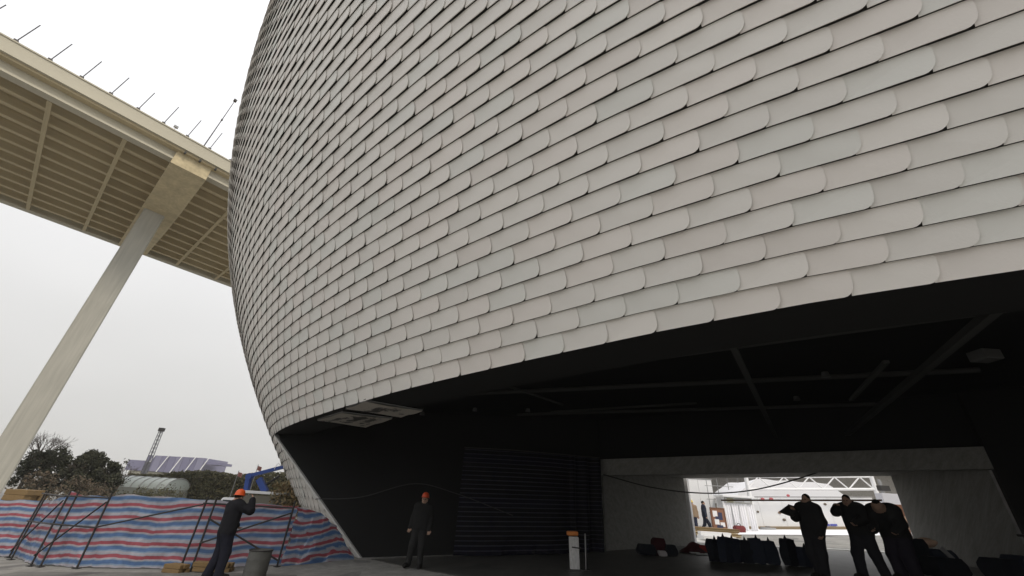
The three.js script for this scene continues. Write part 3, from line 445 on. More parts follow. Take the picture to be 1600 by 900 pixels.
// ---------------------------------------------------------------- things beside the tarpaulin
{
  const t = thing('steel_drum', 'dented grey steel drum with dark rim beside the person in overalls', 'drum', V(-5.3, groundY(-5.3), 11.0));
  const pr = [[0.0, 0.02], [0.2, 0.02], [0.235, 0.0], [0.24, 0.02], [0.235, 0.17], [0.247, 0.185], [0.235, 0.2], [0.235, 0.37], [0.247, 0.385], [0.235, 0.4], [0.232, 0.56], [0.222, 0.56], [0.222, 0.1], [0, 0.1]].map((p) => new THREE.Vector2(...p));
  const g = new THREE.LatheGeometry(pr, 24), p = g.attributes.position; for (let i = 0; i < p.count; i++) { const x = p.getX(i), y = p.getY(i), z = p.getZ(i), k = 1 + 0.05 * fbm(x * 4, y * 4, z * 4); p.setXYZ(i, x * k, y, z * k); } g.computeVertexNormals();
  part(t, 'barrel', g, std(0.11, 0.11, 0.1, 0.6, { map: dustMap })); part(t, 'rim', new THREE.TorusGeometry(0.238, 0.014, 6, 28).rotateX(Math.PI / 2).translate(0, 0.56, 0), mSteelDark);
  part(t, 'rubble_fill', new THREE.SphereGeometry(0.2, 14, 8).scale(1, 0.35, 1).translate(0, 0.48, 0), std(0.25, 0.24, 0.22, 0.95, { map: dustMap }));
}
const timber = (x, f, w, h, d, turn, label) => { const t = thing('timber_bundle', label, 'timber', V(x, groundY(x) + 0.006, f)); t.rotation.y = turn; for (let j = 0; j < 2; j++) for (let k = 0; k < 3; k++) part(t, 'plank', rbox(w * rr(0.9, 1), h * 0.46, d * 0.3, 0.006, rr(-0.03, 0.03), h * (0.25 + 0.5 * j), (k - 1) * d * 0.33), mWood); };
timber(-6.95, 12.25, 0.9, 0.2, 0.3, 0.1, 'yellowish timber bundle on the ground behind the person in overalls');
timber(-7.75, 12.1, 0.5, 0.18, 0.3, -0.2, 'short timber bundle at the foot of the paired scaffold tubes');
structure('pavement', slab([[-11.5, 4], [-4.6, 4], [-4.6, 11.6], [-6.5, 12.0], [-11.5, 12.2]], (x) => groundY(x) - 0.05, (x) => groundY(x) + 0.014), mSlab, 'pale concrete paving strip in front of the tarpaulin');

// ---------------------------------------------------------------- inside the hall
{
  // striped curtain of ribbed dark sheeting, hanging in front of the side wall
  const path = [[-1.35, 15.7], [0.3, 15.75], [2.2, 16.3], [3.2, 16.75], [3.85, 16.95]];
    const g = gridGeo(130, 60, (u, v) => {
    const [x, f, d] = polyAt(path, u), gy = groundY(x), top = lerp(3.2, 3.28, u), y = lerp(gy + 0.03, top, v), pl = u > 0.76 ? 0.16 * Math.sin(d * 11) * (1 - 0.4 * v) : 0.05 * Math.sin(d * 2.4 + v) + 0.03 * fbm(d * 2, y, 4);
    const w = pl + 0.02 * Math.sin(y * 42) * (u < 0.75 ? 1 : 0.2) + (v < 0.12 ? (0.12 - v) * 0.9 : 0) * fbm(d * 3, 1, 7);
    return V(x + w * 0.3, y, f - 0.15 - w);
  }, (u, v) => [u * 5, v * 7]);
  const t = thing('sheet_curtain', 'dark striped plastic sheet curtain hanging at the back of the hall', 'curtain', V(1.2, groundY(1.2), 16));
  const rib = noiseTex(256, (u, v) => { const l = (v * 10) % 1, k = l > 0.78 ? 1 : 0.42, b = v < 0.2 ? 0.08 : 0; return [k * (0.9 + 0.1 * tn(u, v, 9, 2)), k * (0.9 + 0.1 * tn(u, v, 9, 2)), k + b]; }); rib.repeat.set(1, 0.33);
  wpart(t, 'sheet', g, matte(0.06, 0.06, 0.064, 0.8, { map: rib }));
  for (let k = 0; k < path.length - 1; k++) wpart(t, 'hanging_rail', bar(V(path[k][0], lerp(3.24, 3.32, k / 4), path[k][1] - 0.15), V(path[k + 1][0], lerp(3.24, 3.32, (k + 1) / 4), path[k + 1][1] - 0.15), 0.02), mPipe);
}
{
  const t = thing('marker_post', 'white wrapped marker post with orange cap standing on the hall floor', 'post', V(2.05, groundY(2.05) + 0.012, 12.3)); t.rotation.z = 0.03;
  part(t, 'wrapped_body', rbox(0.24, 0.72, 0.2, 0.03, 0, 0.38, 0), std(0.7, 0.69, 0.68, 0.8, { map: dustMap })); part(t, 'orange_cap', rbox(0.28, 0.1, 0.24, 0.03, -0.03, 0.81, 0), std(0.6, 0.2, 0.04, 0.6)); part(t, 'strap', box(0.25, 0.03, 0.21, 0, 0.5, 0).rotateZ(-0.1), mSteelDark); part(t, 'foot', box(0.4, 0.04, 0.34, 0, 0.02, 0), mSteelDark);
  const b = thing('steel_rod_stand', 'thin steel rod standing beside the orange-capped marker post', 'rod', V(2.34, groundY(2.34) + 0.012, 12.35)); part(b, 'rod', new THREE.CylinderGeometry(0.018, 0.018, 0.8, 8).translate(0, 0.4, 0), mSteel); part(b, 'foot_plate', box(0.2, 0.02, 0.2, 0, 0.01, 0), mSteelDark);
}
// dark sacks standing in a row
const mSack = matte(0.022, 0.027, 0.042), mSackB = matte(0.014, 0.016, 0.022);
function sackGeo(w, h, d, sd) {
  const g = new THREE.BoxGeometry(w, h, d, 6, 7, 5), p = g.attributes.position;
  for (let i = 0; i < p.count; i++) { let x = p.getX(i), y = p.getY(i), z = p.getZ(i); const ty = y / h + 0.5, b = 0.78 + 0.26 * Math.sin(Math.PI * clamp(ty * 0.85 + 0.1, 0, 1)), n = 1 + 0.16 * fbm(x * 5 + sd, y * 5, z * 5); p.setXYZ(i, x * b * n + 0.03 * (ty - 0.5) * Math.sin(sd), y * (0.97 + 0.06 * fbm(x * 6 + sd, z * 6, 1)) + h / 2, z * b * n); }
  g.computeVertexNormals(); return g;
}
const earGeo = new THREE.ConeGeometry(0.075, 0.18, 5);
[['dark blue sack nearest the courtyard planks, leftmost of the row', 6.55, 14.1, 0.5], ['tall slumped dark sack, second in the row from the planks', 6.8, 13.9, 0.56], ['dark sack with one raised corner, third in the row from the planks', 7.06, 13.95, 0.52], ['narrow dark sack, fourth in the row from the planks', 7.3, 13.7, 0.5], ['dark sack, fifth in the row from the planks', 7.55, 13.6, 0.55], ['wide dark sack, sixth in the row from the planks', 7.85, 13.45, 0.5], ['upright dark sack with a peaked corner, beside a bright gap', 8.22, 13.15, 0.56], ['low dark blue sack beside the board-holding silhouette', 8.5, 12.95, 0.4]].forEach(([label, x, f, h], i) => {
  const t = thing('sack', label, 'sack', V(x, groundY(x) + 0.012, f), 'dark sacks standing in a row'); t.rotation.y = rr(-0.4, 0.4);
  part(t, 'bag', sackGeo(rr(0.3, 0.36), h * 1.16, 0.28, i * 7.3), i % 3 ? mSack : mSackB); part(t, 'tied_corner', earGeo.clone().translate(rr(-0.07, 0.07), h * 1.14 + 0.02, 0), mSackB);
});
// heap by the left tunnel wall
{
  const t = thing('bag_heap', 'heap of dark bags and a maroon cloth against the left tunnel wall', 'bags', V(5.4, groundY(5.4) + 0.012, 15.95));
  const b = (x, z, w, h, d, s, m, n = 'bag') => part(t, n, sackGeo(w, h, d, s).translate(x, 0, z), m);
  b(-0.35, 0.1, 0.55, 0.3, 0.4, 3, mSackB); b(0.1, 0, 0.4, 0.5, 0.35, 8, matte(0.045, 0.01, 0.014), 'maroon_cloth'); b(0.42, 0.25, 0.34, 0.34, 0.3, 12, mSackB); b(0.1, 0.35, 0.22, 0.16, 0.2, 17, std(0.4, 0.38, 0.38, 0.9), 'white_bag');
  const r = thing('red_cloth_pile', 'small tent-shaped pile of red and black cloth by the left edge of the tunnel', 'cloth', V(7.0, groundY(7.0) + 0.012, 16.6));
  const cg = new THREE.ConeGeometry(0.42, 0.42, 12, 5).translate(0, 0.21, 0), cp = cg.attributes.position; for (let i = 0; i < cp.count; i++) { const x = cp.getX(i), y = cp.getY(i), z = cp.getZ(i), k = 1 + 0.35 * fbm(x * 3, y * 4, z * 3 + 2); cp.setXYZ(i, x * k * 1.15, y * k, z * k); } cg.computeVertexNormals();
  part(r, 'cloth', cg, std(0.07, 0.008, 0.012, 0.9)); part(r, 'red_flap', sackGeo(0.3, 0.26, 0.2, 4).translate(0.27, 0, 0.08), std(0.38, 0.03, 0.025, 0.8));
  const k2 = thing('plaster_scraps', 'flat white plaster scraps on the floor below the red cloth pile', 'scraps', V(7.2, groundY(7.2) + 0.012, 15.9)); for (let i = 0; i < 6; i++) part(k2, 'scrap', rbox(rr(0.14, 0.35), 0.03, rr(0.1, 0.2), 0.008, rr(-0.5, 0.5), 0.018 + 0.002 * i, rr(-0.3, 0.3)), mWhite);
}
// heaps in front of the right tunnel wall
{
  const heap = (x, f, label, list, name = 'rubbish_heap') => { const t = thing(name, label, 'heap', V(x, groundY(x) + 0.012, f)); list.forEach(([dx, dz, w, h, d], i) => part(t, 'bundle', sackGeo(w, h, d, x * 3 + i * 5).translate(dx, 0, dz), i % 2 ? mSack : mSackB)); return t; };
  heap(10.6, 11.6, 'tall dark heap of wrapped bundles right of the silhouetted people', [[-0.3, 0, 0.6, 0.75, 0.5], [0.25, 0.1, 0.6, 0.55, 0.5], [0.0, 0.45, 0.7, 0.4, 0.5]]);
  heap(11.7, 10.55, 'low dark heap of cloth bundles in front of the right tunnel wall', [[-0.35, 0, 0.55, 0.42, 0.5], [0.15, 0.05, 0.6, 0.5, 0.5], [0.55, 0.15, 0.5, 0.36, 0.4]]);
  const bl = thing('round_bundle', 'peach-coloured round bundle on top of the tall dark heap', 'bundle', V(10.95, groundY(10.95) + 0.56, 11.75)); part(bl, 'bundle_body', new THREE.SphereGeometry(0.15, 18, 12).scale(1.5, 0.75, 1).translate(0, 0.1, 0), std(0.75, 0.5, 0.35, 0.8)); part(bl, 'knot', new THREE.SphereGeometry(0.045, 8, 6).translate(0.22, 0.12, 0.03), std(0.7, 0.46, 0.32, 0.8));
  const bd = thing('leaning_board', 'narrow pale board leaning from the tall dark heap to the floor', 'board', V(11.25, groundY(11.25) + 0.03, 11.2)); part(bd, 'plank', rbox(0.1, 0.75, 0.03, 0.008, 0, 0.36, 0).rotateZ(0.75), mGreyPaint); part(bd, 'end_cap', box(0.12, 0.03, 0.05, 0, 0.0, 0), mGreyPaint);
  const rod = thing('floor_machine', 'dark floor machine with slanted handle near the right edge of the tunnel', 'machine', V(12.35, groundY(12.35) + 0.012, 10.0)); part(rod, 'housing', rbox(0.5, 0.28, 0.4, 0.06, 0, 0.16, 0), mSteelDark); part(rod, 'handle', bar(new THREE.Vector3(-0.1, 0.25, 0), new THREE.Vector3(-0.7, 0.85, 0), 0.03), mSteelDark); part(rod, 'grip', bar(new THREE.Vector3(-0.72, 0.86, -0.16), new THREE.Vector3(-0.72, 0.86, 0.16), 0.028), mSteelDark);
}
tag(mesh('c', tube([V(3.95, 2.72, 16.8), V(5.6, 2.35, 16.2), V(7.2, 2.24, 15.6), V(8.6, 2.4, 15), V(9.9, 2.85, 14.0), V(10.4, 3.12, 13.4)], 0.022, 40), mSteelDark), 'hanging_cable', 'thin black cable sagging across the tunnel mouth', 'cable');
tag(mesh('c', tube([V(-6.4, 1.3, 16.05), V(-4.6, 1.45, 15.2), V(-2.8, 1.95, 15.0), V(-1.5, 1.75, 14.9), V(0.5, 1.2, 15.2)], 0.014, 40), mPipe), 'loose_cable', 'black cable looping across the leaning side wall behind the hall', 'cable');

// ---------------------------------------------------------------- the open courtyard beyond the tunnel
{
  structure('courtyard_floor', slab([[9, 21], [14.8, 16.4], [34, 18], [46, 40], [30, 58], [14, 56], [6, 34]], (x) => groundY(x) - 0.06, (x) => groundY(x) + 0.016), std(0.74, 0.73, 0.7, 0.7, { map: concreteMap }), 'pale swept concrete floor of the courtyard');
  tag(mesh('s', slab([[13.2, 26.5], [24, 25.5], [28, 31.6], [15.5, 31.6]], (x) => groundY(x) + 0.02, (x) => groundY(x) + 0.05), mWhiteFabric), 'floor_sheet', 'white protective sheet laid on the courtyard floor before the panel wall', 'sheet');
  const platform = thing('plywood_stack', 'stack of yellowish plywood sheets just beyond the tunnel', 'plywood', V(11.6, groundY(11.6) + 0.016, 24.9));
  for (let k = 0; k < 7; k++) part(platform, 'sheet', box(2.3 + rr(-0.1, 0.1), 0.05, 1.3, rr(-0.08, 0.08), 0.03 + 0.06 * k, rr(-0.06, 0.06)), k % 2 ? mPly : mWood);
  const st = thing('stair_block', 'white block steps below the plywood stack', 'steps', V(10.7, groundY(10.7) + 0.016, 22.6)); part(st, 'step', rbox(1.6, 0.16, 0.7, 0.01, 0, 0.08, 0), mWhite); part(st, 'step', rbox(1.5, 0.16, 0.35, 0.01, 0, 0.243, -0.16), mWhite);
  const po = thing('picture_board', 'brown framed notice board with white and dark blue pictures', 'notice board', V(14.05, groundY(14.05) + 0.016, 29)); po.rotation.y = 0.1;
  part(po, 'frame', merge([box(0.08, 1.3, 0.06, -0.46, 0.7, 0), box(0.08, 1.3, 0.06, 0.46, 0.7, 0), box(0.84, 0.08, 0.06, 0, 1.31, 0), box(0.84, 0.08, 0.06, 0, 0.09, 0)]), mRust); part(po, 'panel', box(0.84, 1.14, 0.02, 0, 0.7, 0), std(0.25, 0.12, 0.07, 0.8));
  for (const [x, y, w, h, c] of [[-0.2, 1.0, 0.3, 0.34, 0], [0.14, 0.88, 0.26, 0.42, 1], [-0.14, 0.56, 0.3, 0.3, 0], [0.22, 0.42, 0.3, 0.24, 0], [-0.1, 0.78, 0.22, 0.16, 1], [0.02, 0.28, 0.4, 0.2, 1]]) part(po, 'picture', box(w, h, 0.01, x, y, 0.017 + 0.002 * c), c ? std(0.03, 0.035, 0.08, 0.7) : mWhite);
  const rb = thing('red_bag', 'dark red bag on the ground right of the framed notice board', 'bag', V(14.85, groundY(14.85) + 0.016, 28.2)); part(rb, 'bag_body', sackGeo(0.55, 0.4, 0.4, 22), std(0.16, 0.03, 0.03, 0.9)); part(rb, 'handle', new THREE.TorusGeometry(0.12, 0.02, 6, 14, Math.PI).translate(0, 0.38, 0), mSackB);
  const bo = thing('display_booth', 'white display booth with grey fascia and hanging white curtains', 'booth', V(15.8, groundY(15.8) + 0.016, 30));
  part(bo, 'canopy_roof', rbox(2.1, 0.12, 1.3, 0.02, 0, 2.0, 0), mWhite); part(bo, 'fascia', rbox(1.8, 0.34, 0.06, 0.01, 0, 1.76, 0.5), std(0.32, 0.32, 0.3, 0.8));
  for (let k = 0; k < 3; k++) { part(bo, 'fascia_panel', box(0.4, 0.24, 0.02, -0.55 + k * 0.55, 1.76, 0.545), [std(0.2, 0.19, 0.12, 0.8), mGreyPaint, std(0.4, 0.4, 0.4, 0.8)][k]); }
  for (let k = 0; k < 4; k++) { const x0 = -0.75 + k * 0.5; part(bo, 'curtain', gridGeo(14, 8, (u, v) => new THREE.Vector3(x0 + (u - 0.5) * 0.44 * (0.75 + 0.25 * v), 0.05 + v * 1.55, 0.42 + 0.05 * Math.sin(u * 16 + k) * (1.2 - v))), mWhiteFabric); }
  for (const x of [-0.98, 0.98]) part(bo, 'post', box(0.07, 1.94, 0.07, x, 0.97, 0.4), mWhite);
  part(bo, 'back_panel', box(1.9, 1.9, 0.05, 0, 0.98, -0.55), mWhite);

  // long white wall with coloured lumps
  const wa = thing('panel_wall', 'long white panel wall dotted with small coloured lumps in the courtyard', 'wall', V(22.7, groundY(22.7), 33)); wa.rotation.z = Math.atan(0.053);
  for (let k = 0; k < 6; k++) part(wa, 'panel', rbox(1.735, 2.02, 0.08, 0.01, -4.35 + k * 1.745, 1.02, 0), mWhite);
  part(wa, 'base_strip', box(10.5, 0.18, 0.12, 0, 0.09, 0.1), std(0.36, 0.28, 0.18, 0.85, { map: dustMap })); part(wa, 'top_rail', box(10.5, 0.06, 0.14, 0, 2.07, 0), std(0.4, 0.39, 0.39, 0.7));
  const lump = new THREE.IcosahedronGeometry(0.11, 1), cols = [std(0.5, 0.12, 0.13, 0.7), std(0.16, 0.13, 0.1, 0.8), std(0.3, 0.2, 0.14, 0.8)];
  for (const [x, y, s, c] of [[-3.1, 1.9, 1.2, 0], [-2.45, 1.92, 1.2, 0], [-1.1, 2.16, 1, 0], [-2.1, 1.05, 1, 2], [-1.9, 0.6, 1, 1], [-1.0, 0.75, 0.9, 1], [-0.2, 1.5, 0.9, 1], [1.9, 0.95, 1.2, 2], [1.5, 1.6, 0.9, 1], [0.7, 1.2, 0.8, 1], [3.2, 1.3, 0.8, 2], [-3.7, 1.1, 0.8, 1]]) part(wa, 'lump', lump.clone().scale(s * 1.2, s * 0.8, 0.4).translate(x, y, 0.07), cols[c]);
  for (let k = 0; k < 3; k++) part(wa, 'blue_strip', box(0.5, 0.12, 0.02, 0.5 + k * 0.55, 0.28, 0.12), std(0.08, 0.1, 0.45, 0.7));
  const oval = thing('oval_grate', 'dark oval lid lying at the foot of the white panel wall', 'lid', V(18.6, groundY(18.6) + 0.016, 31.5)); part(oval, 'lid_plate', new THREE.CylinderGeometry(0.5, 0.55, 0.16, 20).scale(1, 1, 0.6).translate(0, 0.08, 0), mGreyPaint); part(oval, 'lid_handle', box(0.3, 0.05, 0.05, 0, 0.2, 0), mSteelDark);
  // white tent roof behind the wall
  const te = thing('tent', 'white fabric tent roof rising behind the panel wall', 'tent', V(22.9, groundY(22.9), 36.5));
  const tp = (u, v) => { const x = lerp(-4.6, 4.6, u), rp = Math.min(1, (1 - Math.abs(2 * u - 1)) * 2.6), y = 1.9 + rp * 1.3 * (1 - v * 0.05) + 0.03 * Math.sin(u * 30); return new THREE.Vector3(x, y - 0.1 * Math.sin(v * Math.PI), lerp(2.2, -2.2, v)); };
  part(te, 'canopy', gridGeo(40, 10, tp), mWhiteFabric); part(te, 'front_valance', gridGeo(40, 6, (u, v) => { const a = tp(u, 0); return new THREE.Vector3(a.x, lerp(1.2, a.y, v), a.z + 0.02); }), mWhiteFabric);
  for (const x of [-4.5, 4.5]) for (const z of [-2, 2]) part(te, 'pole', new THREE.CylinderGeometry(0.04, 0.04, 2, 8).translate(x, 1, z), mWhite);

  // white lattice truss on two columns
  const tr = thing('lattice_truss', 'white zigzag lattice truss on two white columns across the courtyard', 'truss', V(22.8, groundY(22.8), 32));
  const T0 = V(18.0, 3.5, 32), T1 = V(27.4, 4.02, 32), U0 = V(18.0, 4.3, 32), U1 = V(27.55, 4.85, 32), lp = (a, b, t) => a.clone().lerp(b, t);
  wpart(tr, 'bottom_chord', bar(T0, T1, 0.09, 0.09, 8), mWhite); wpart(tr, 'top_chord', bar(U0, U1, 0.06, 0.06, 8), mWhite);
  for (let k = 0; k < 10; k++) wpart(tr, 'diagonal', bar(k % 2 ? lp(U0, U1, k / 10) : lp(T0, T1, k / 10), k % 2 ? lp(T0, T1, (k + 1) / 10) : lp(U0, U1, (k + 1) / 10), 0.045), mWhite);
  for (const [x, y] of [[18.05, 4.35], [27.5, 4.9]]) { const c = wpart(tr, 'column', new THREE.CylinderGeometry(0.14, 0.14, y - groundY(x), 12).translate(x, (y + groundY(x)) / 2, -32), mWhite); wpart(c, 'base_plate', box(0.5, 0.04, 0.5, x, groundY(x) + 0.05, -32), mWhite); }
  // far side of the courtyard
  const fw = thing('far_facade', 'grey rendered far facade behind the truss, with pale bands and deep eaves', 'building', V(26, groundY(26), 46));
  wpart(fw, 'wall', slab([[8, 42], [46, 42], [46, 52], [8, 52]], 0.2, 6.6), std(0.36, 0.34, 0.31, 0.85, { map: dustMap })); wpart(fw, 'eaves', slab([[7, 39.5], [47, 39.5], [47, 52.5], [7, 52.5]], 6.61, 7.0), mRoof);
  for (let k = 0; k < 7; k++) wpart(fw, 'pale_band', box(4.6, 0.9, 0.08, 14 + k * 4.9, 3.2, -41.95), std(0.6, 0.6, 0.6, 0.8));
  const pw = thing('white_partition', 'tall plain white partition behind the yellow-hatted person', 'partition', V(17, groundY(17), 38)); for (let k = 0; k < 3; k++) part(pw, 'panel', rbox(1.18, 3.5, 0.08, 0.01, -1.7 + k * 1.2, 1.75, 0), mWhite); part(pw, 'cap_rail', box(3.7, 0.08, 0.14, -0.5, 3.545, 0), mGreyPaint);
  const sc = thing('scaffold_rack', 'pale thin-tube scaffold rack behind the display booth', 'scaffold', V(18.6, groundY(18.6), 37)); for (let i = 0; i < 4; i++) part(sc, 'upright_tube', new THREE.CylinderGeometry(0.025, 0.025, 4, 6).translate(i * 0.9 - 1.2, 2, 0), mSteel); for (let j = 0; j < 4; j++) part(sc, 'rail_tube', bar(new THREE.Vector3(-1.4, 0.9 + j, 0.04), new THREE.Vector3(1.7, 0.95 + j, 0.04), 0.025), mSteel);
  // right side: cabinets, rail of dark bars, scaffold pole
  const cab = thing('hanging_cabinet', 'pale grey hanging cabinet with dark vent high by the right tunnel edge', 'cabinet', V(22.9, 2.75, 26)); part(cab, 'cabinet_body', rbox(1.0, 0.6, 0.5, 0.02, 0, 0.3, 0), std(0.55, 0.55, 0.58, 0.6)); part(cab, 'vent', box(0.55, 0.28, 0.3, -0.05, 0.88, 0), mSteelDark); part(cab, 'lower_box', rbox(0.55, 0.62, 0.4, 0.02, 0.1, -0.32, 0), std(0.5, 0.5, 0.53, 0.6)); part(cab, 'mounting_post', box(0.12, 3.2, 0.12, 0.2, -0.2, -0.4), mGreyPaint);
  const bf = thing('barrier', 'dark barrier of close upright bars at the right edge of the courtyard', 'barrier', V(18.3, groundY(18.3) + 0.016, 21.2)); bf.rotation.y = 0.45;
  for (let k = 0; k < 6; k++) part(bf, 'upright_bar', box(0.045, 1.2, 0.045, -0.4 + k * 0.16, 0.62, 0), mSteelDark); part(bf, 'rail', box(0.95, 0.06, 0.06, 0, 1.25, 0), mSteelDark); part(bf, 'rail', box(0.95, 0.05, 0.05, 0, 0.1, 0), mSteelDark);
  const cr = thing('rust_crates', 'rusty brown crate stack behind the dark barrier of bars', 'crates', V(19.5, groundY(19.5) + 0.016, 22.2)); for (let k = 0; k < 3; k++) part(cr, 'crate', rbox(0.7, 0.5, 0.6, 0.02, rr(-0.06, 0.06), 0.26 + k * 0.52, 0), k === 1 ? std(0.3, 0.2, 0.14, 0.85) : mRust);
  tag(mesh('p', bar(V(9.4, 2.18, 18.9), V(13.6, 2.38, 15.7), 0.03), mRust), 'guard_pole', 'thin rusty pole spanning the tunnel at head height', 'pole');
}

// ---------------------------------------------------------------- background left: trees, hedge, sheds, crane, truck
const leafMat = (r, g, b) => std(r, g, b, 0.8, { vertexColors: true });
const mLeafDark = leafMat(0.036, 0.04, 0.022), mLeafDry = leafMat(0.11, 0.085, 0.06), mLeafHedge = leafMat(0.085, 0.08, 0.04), mBark = std(0.09, 0.07, 0.055, 0.9);
function leaves(n, place, size) {                         // n small leaf faces; place() -> Vector3
  const P = [], C = [], a = new THREE.Vector3(), b = new THREE.Vector3();
  for (let i = 0; i < n; i++) {
    const c = place(i); if (!c) continue; const s = size * rr(0.6, 1.3); a.set(rr(-1, 1), rr(-1, 1), rr(-1, 1)).normalize(); b.set(rr(-1, 1), rr(-1, 1), rr(-1, 1)).cross(a).normalize().multiplyScalar(s * 0.45); a.multiplyScalar(s);
    P.push(c.x - a.x, c.y - a.y, c.z - a.z, c.x + b.x, c.y + b.y, c.z + b.z, c.x + a.x, c.y + a.y, c.z + a.z, c.x - a.x, c.y - a.y, c.z - a.z, c.x + a.x, c.y + a.y, c.z + a.z, c.x - b.x, c.y - b.y, c.z - b.z);
    const t = rr(0.6, 1.3), w = rr(0.9, 1.1); for (let k = 0; k < 6; k++) C.push(t * w, t, t * rr(0.9, 1));
  }
  const g = new THREE.BufferGeometry(); g.setAttribute('position', new THREE.Float32BufferAttribute(P, 3)); g.setAttribute('color', new THREE.Float32BufferAttribute(C, 3)); g.computeVertexNormals(); return g;
}
function branches(out, p, d, L, r, depth, tips) {
  const e = p.clone().addScaledVector(d, L); out.push(bar(p, e, r, r * 0.62, depth > 2 ? 6 : 4)); if (depth === 0) { tips.push(e); return; } tips.push(e);
  const n = depth > 3 ? 3 : 2 + (rnd() < 0.6 ? 1 : 0);
  for (let k = 0; k < n; k++) { const q = d.clone().add(new THREE.Vector3(rr(-1, 1), rr(-0.25, 0.75), rr(-1, 1)).multiplyScalar(0.75)).normalize(); branches(out, e, q, L * rr(0.6, 0.82), r * 0.6, depth - 1, tips); }
}
function tree(name, label, x, f, h, w, m, nLeaf, size, depth = 4, group = 'trees beyond the tarpaulin') {
  const y = groundY(x), t = thing(name, label, 'tree', V(x, y, f), group), out = [], tips = [];
  branches(out, new THREE.Vector3(0, -0.1, 0), new THREE.Vector3(rr(-0.08, 0.08), 1, rr(-0.08, 0.08)).normalize(), h * 0.3, h * 0.026, depth, tips);
  part(t, 'trunk', merge(out), mBark);
  if (nLeaf) { const cl = []; for (let k = 0; k < 34; k++) { const a = rr(0, 6.28), q = Math.sqrt(rnd()), v = rr(0.22, 0.94); const rad = w * 0.5 * Math.sin(Math.PI * clamp(v * 0.9 + 0.08, 0, 1)) * q; cl.push([Math.cos(a) * rad, v * h * rr(0.94, 1.03), Math.sin(a) * rad, rr(0.09, 0.2) * w]); }
    part(t, 'crown', leaves(nLeaf, (i) => { const c = cl[i % cl.length], v = new THREE.Vector3(rr(-1, 1), rr(-1, 1), rr(-1, 1)); if (v.length() > 1) return null; return v.multiplyScalar(c[3] * rr(0.6, 1.15)).add(new THREE.Vector3(c[0], c[1], c[2])); }, size), m); }
  return t;
}
tree('bare_tree', 'bare twiggy tree rising above the dark evergreens beside the bridge pier', -48.7, 47, 7.9, 5, null, 0, 0, 6);
tree('bare_tree', 'small bare tree poking out right of the dark evergreens', -41.6, 50, 4.9, 2.2, mLeafDark, 260, 0.13, 5);
tree('bare_tree', 'low bare shrub tree left of the evergreens, against the pier', -48.2, 44, 4.0, 3, null, 0, 0, 6);
[['leftmost dark evergreen tree, half behind the bare tree', -46.2, 45, 4.9, 3.6], ['broad dark evergreen tree, second from the bridge pier', -44.0, 44.5, 4.85, 3.4], ['dark evergreen tree set slightly back, third from the bridge pier', -43.1, 47, 5.0, 3.2], ['dense dark evergreen tree in the middle of the clump', -42.0, 45.5, 4.9, 3.2], ['dark evergreen tree with flat top, fifth from the bridge pier', -40.3, 45, 4.9, 3.0], ['shorter dark evergreen tree at the right end of the clump', -38.8, 45.2, 4.4, 2.4]].forEach(([l, x, f, h, w]) => tree('evergreen_tree', l, x, f, h, w, mLeafDark, 9500, 0.15));
[['brown dry bush in front of the leftmost evergreens', -40.2, 40, 2.9, 3.6], ['brown dry bush in front of the middle evergreens', -37.2, 40.5, 2.5, 3.4], ['brown dry bush below the right end of the evergreens', -34.6, 40, 2.0, 3.0]].forEach(([l, x, f, h, w]) => tree('dry_bush', l, x, f, h, w, mLeafDry, 1700, 0.11, 4, 'dry bushes behind the tarpaulin'));
[['low green-grey shrub before the left half of the barrel-roofed shed', -42.6, 50, 2.1, 3.2], ['low green-grey shrub before the right half of the barrel-roofed shed', -39.2, 50.5, 1.9, 3.4], ['wide low shrub at the right corner of the barrel-roofed shed', -36.6, 51, 2.3, 3.6]].forEach(([l, x, f, h, w]) => tree('shrub', l, x, f, h, w, mLeafHedge, 2200, 0.1, 4, 'low shrubs before the shed'));
{
  const top = table([[-56, 2.3], [-46, 2.5], [-43, 3.1], [-39, 3.4], [-35.5, 3.05], [-33, 3.5], [-31, 3.7], [-20, 4.0]]);
  const g = leaves(26000, () => { const x = rr(-50, -24), t = top(x) + 0.22 * fbm(x * 1.1, 2, 5), y = lerp(-0.6, t, Math.pow(rnd(), 0.6)), d = rr(0, 3) * (1 - 0.3 * rnd()); return V(x, y, 60 + d + 0.4 * fbm(x, y, 3)); }, 0.16);
  tag(mesh('h', g, mLeafHedge), 'hedge', 'long brown-green hedge running behind the tarpaulin below the bluish building', 'hedge', null, 'stuff');
  tag(mesh('h', slab([[-52, 61.2], [-22, 61.2], [-22, 64], [-52, 64]], -0.9, (x) => top(x) - 0.5), std(0.05, 0.045, 0.025, 1)), 'earth_bank', 'dark earth bank inside the long hedge', 'bank');
  const g2 = leaves(2600, () => { const x = rr(-10.6, -8.4), y = lerp(-0.4, 2.1 - 0.35 * Math.abs(x + 9.6), Math.sqrt(rnd())); return V(x, y, 21.2 + rr(0, 1.2)); }, 0.09);
  const db = thing('dry_bush', 'pale straw-coloured bush tight against the lower shell', 'bush', V(-9.5, groundY(-9.5), 21.8)); wpart(db, 'foliage', g2, leafMat(0.26, 0.2, 0.11)); const o = [], tp = []; branches(o, new THREE.Vector3(0, 0, 0), new THREE.Vector3(0, 1, 0), 0.7, 0.04, 3, tp); part(db, 'stem', merge(o), mBark);
}
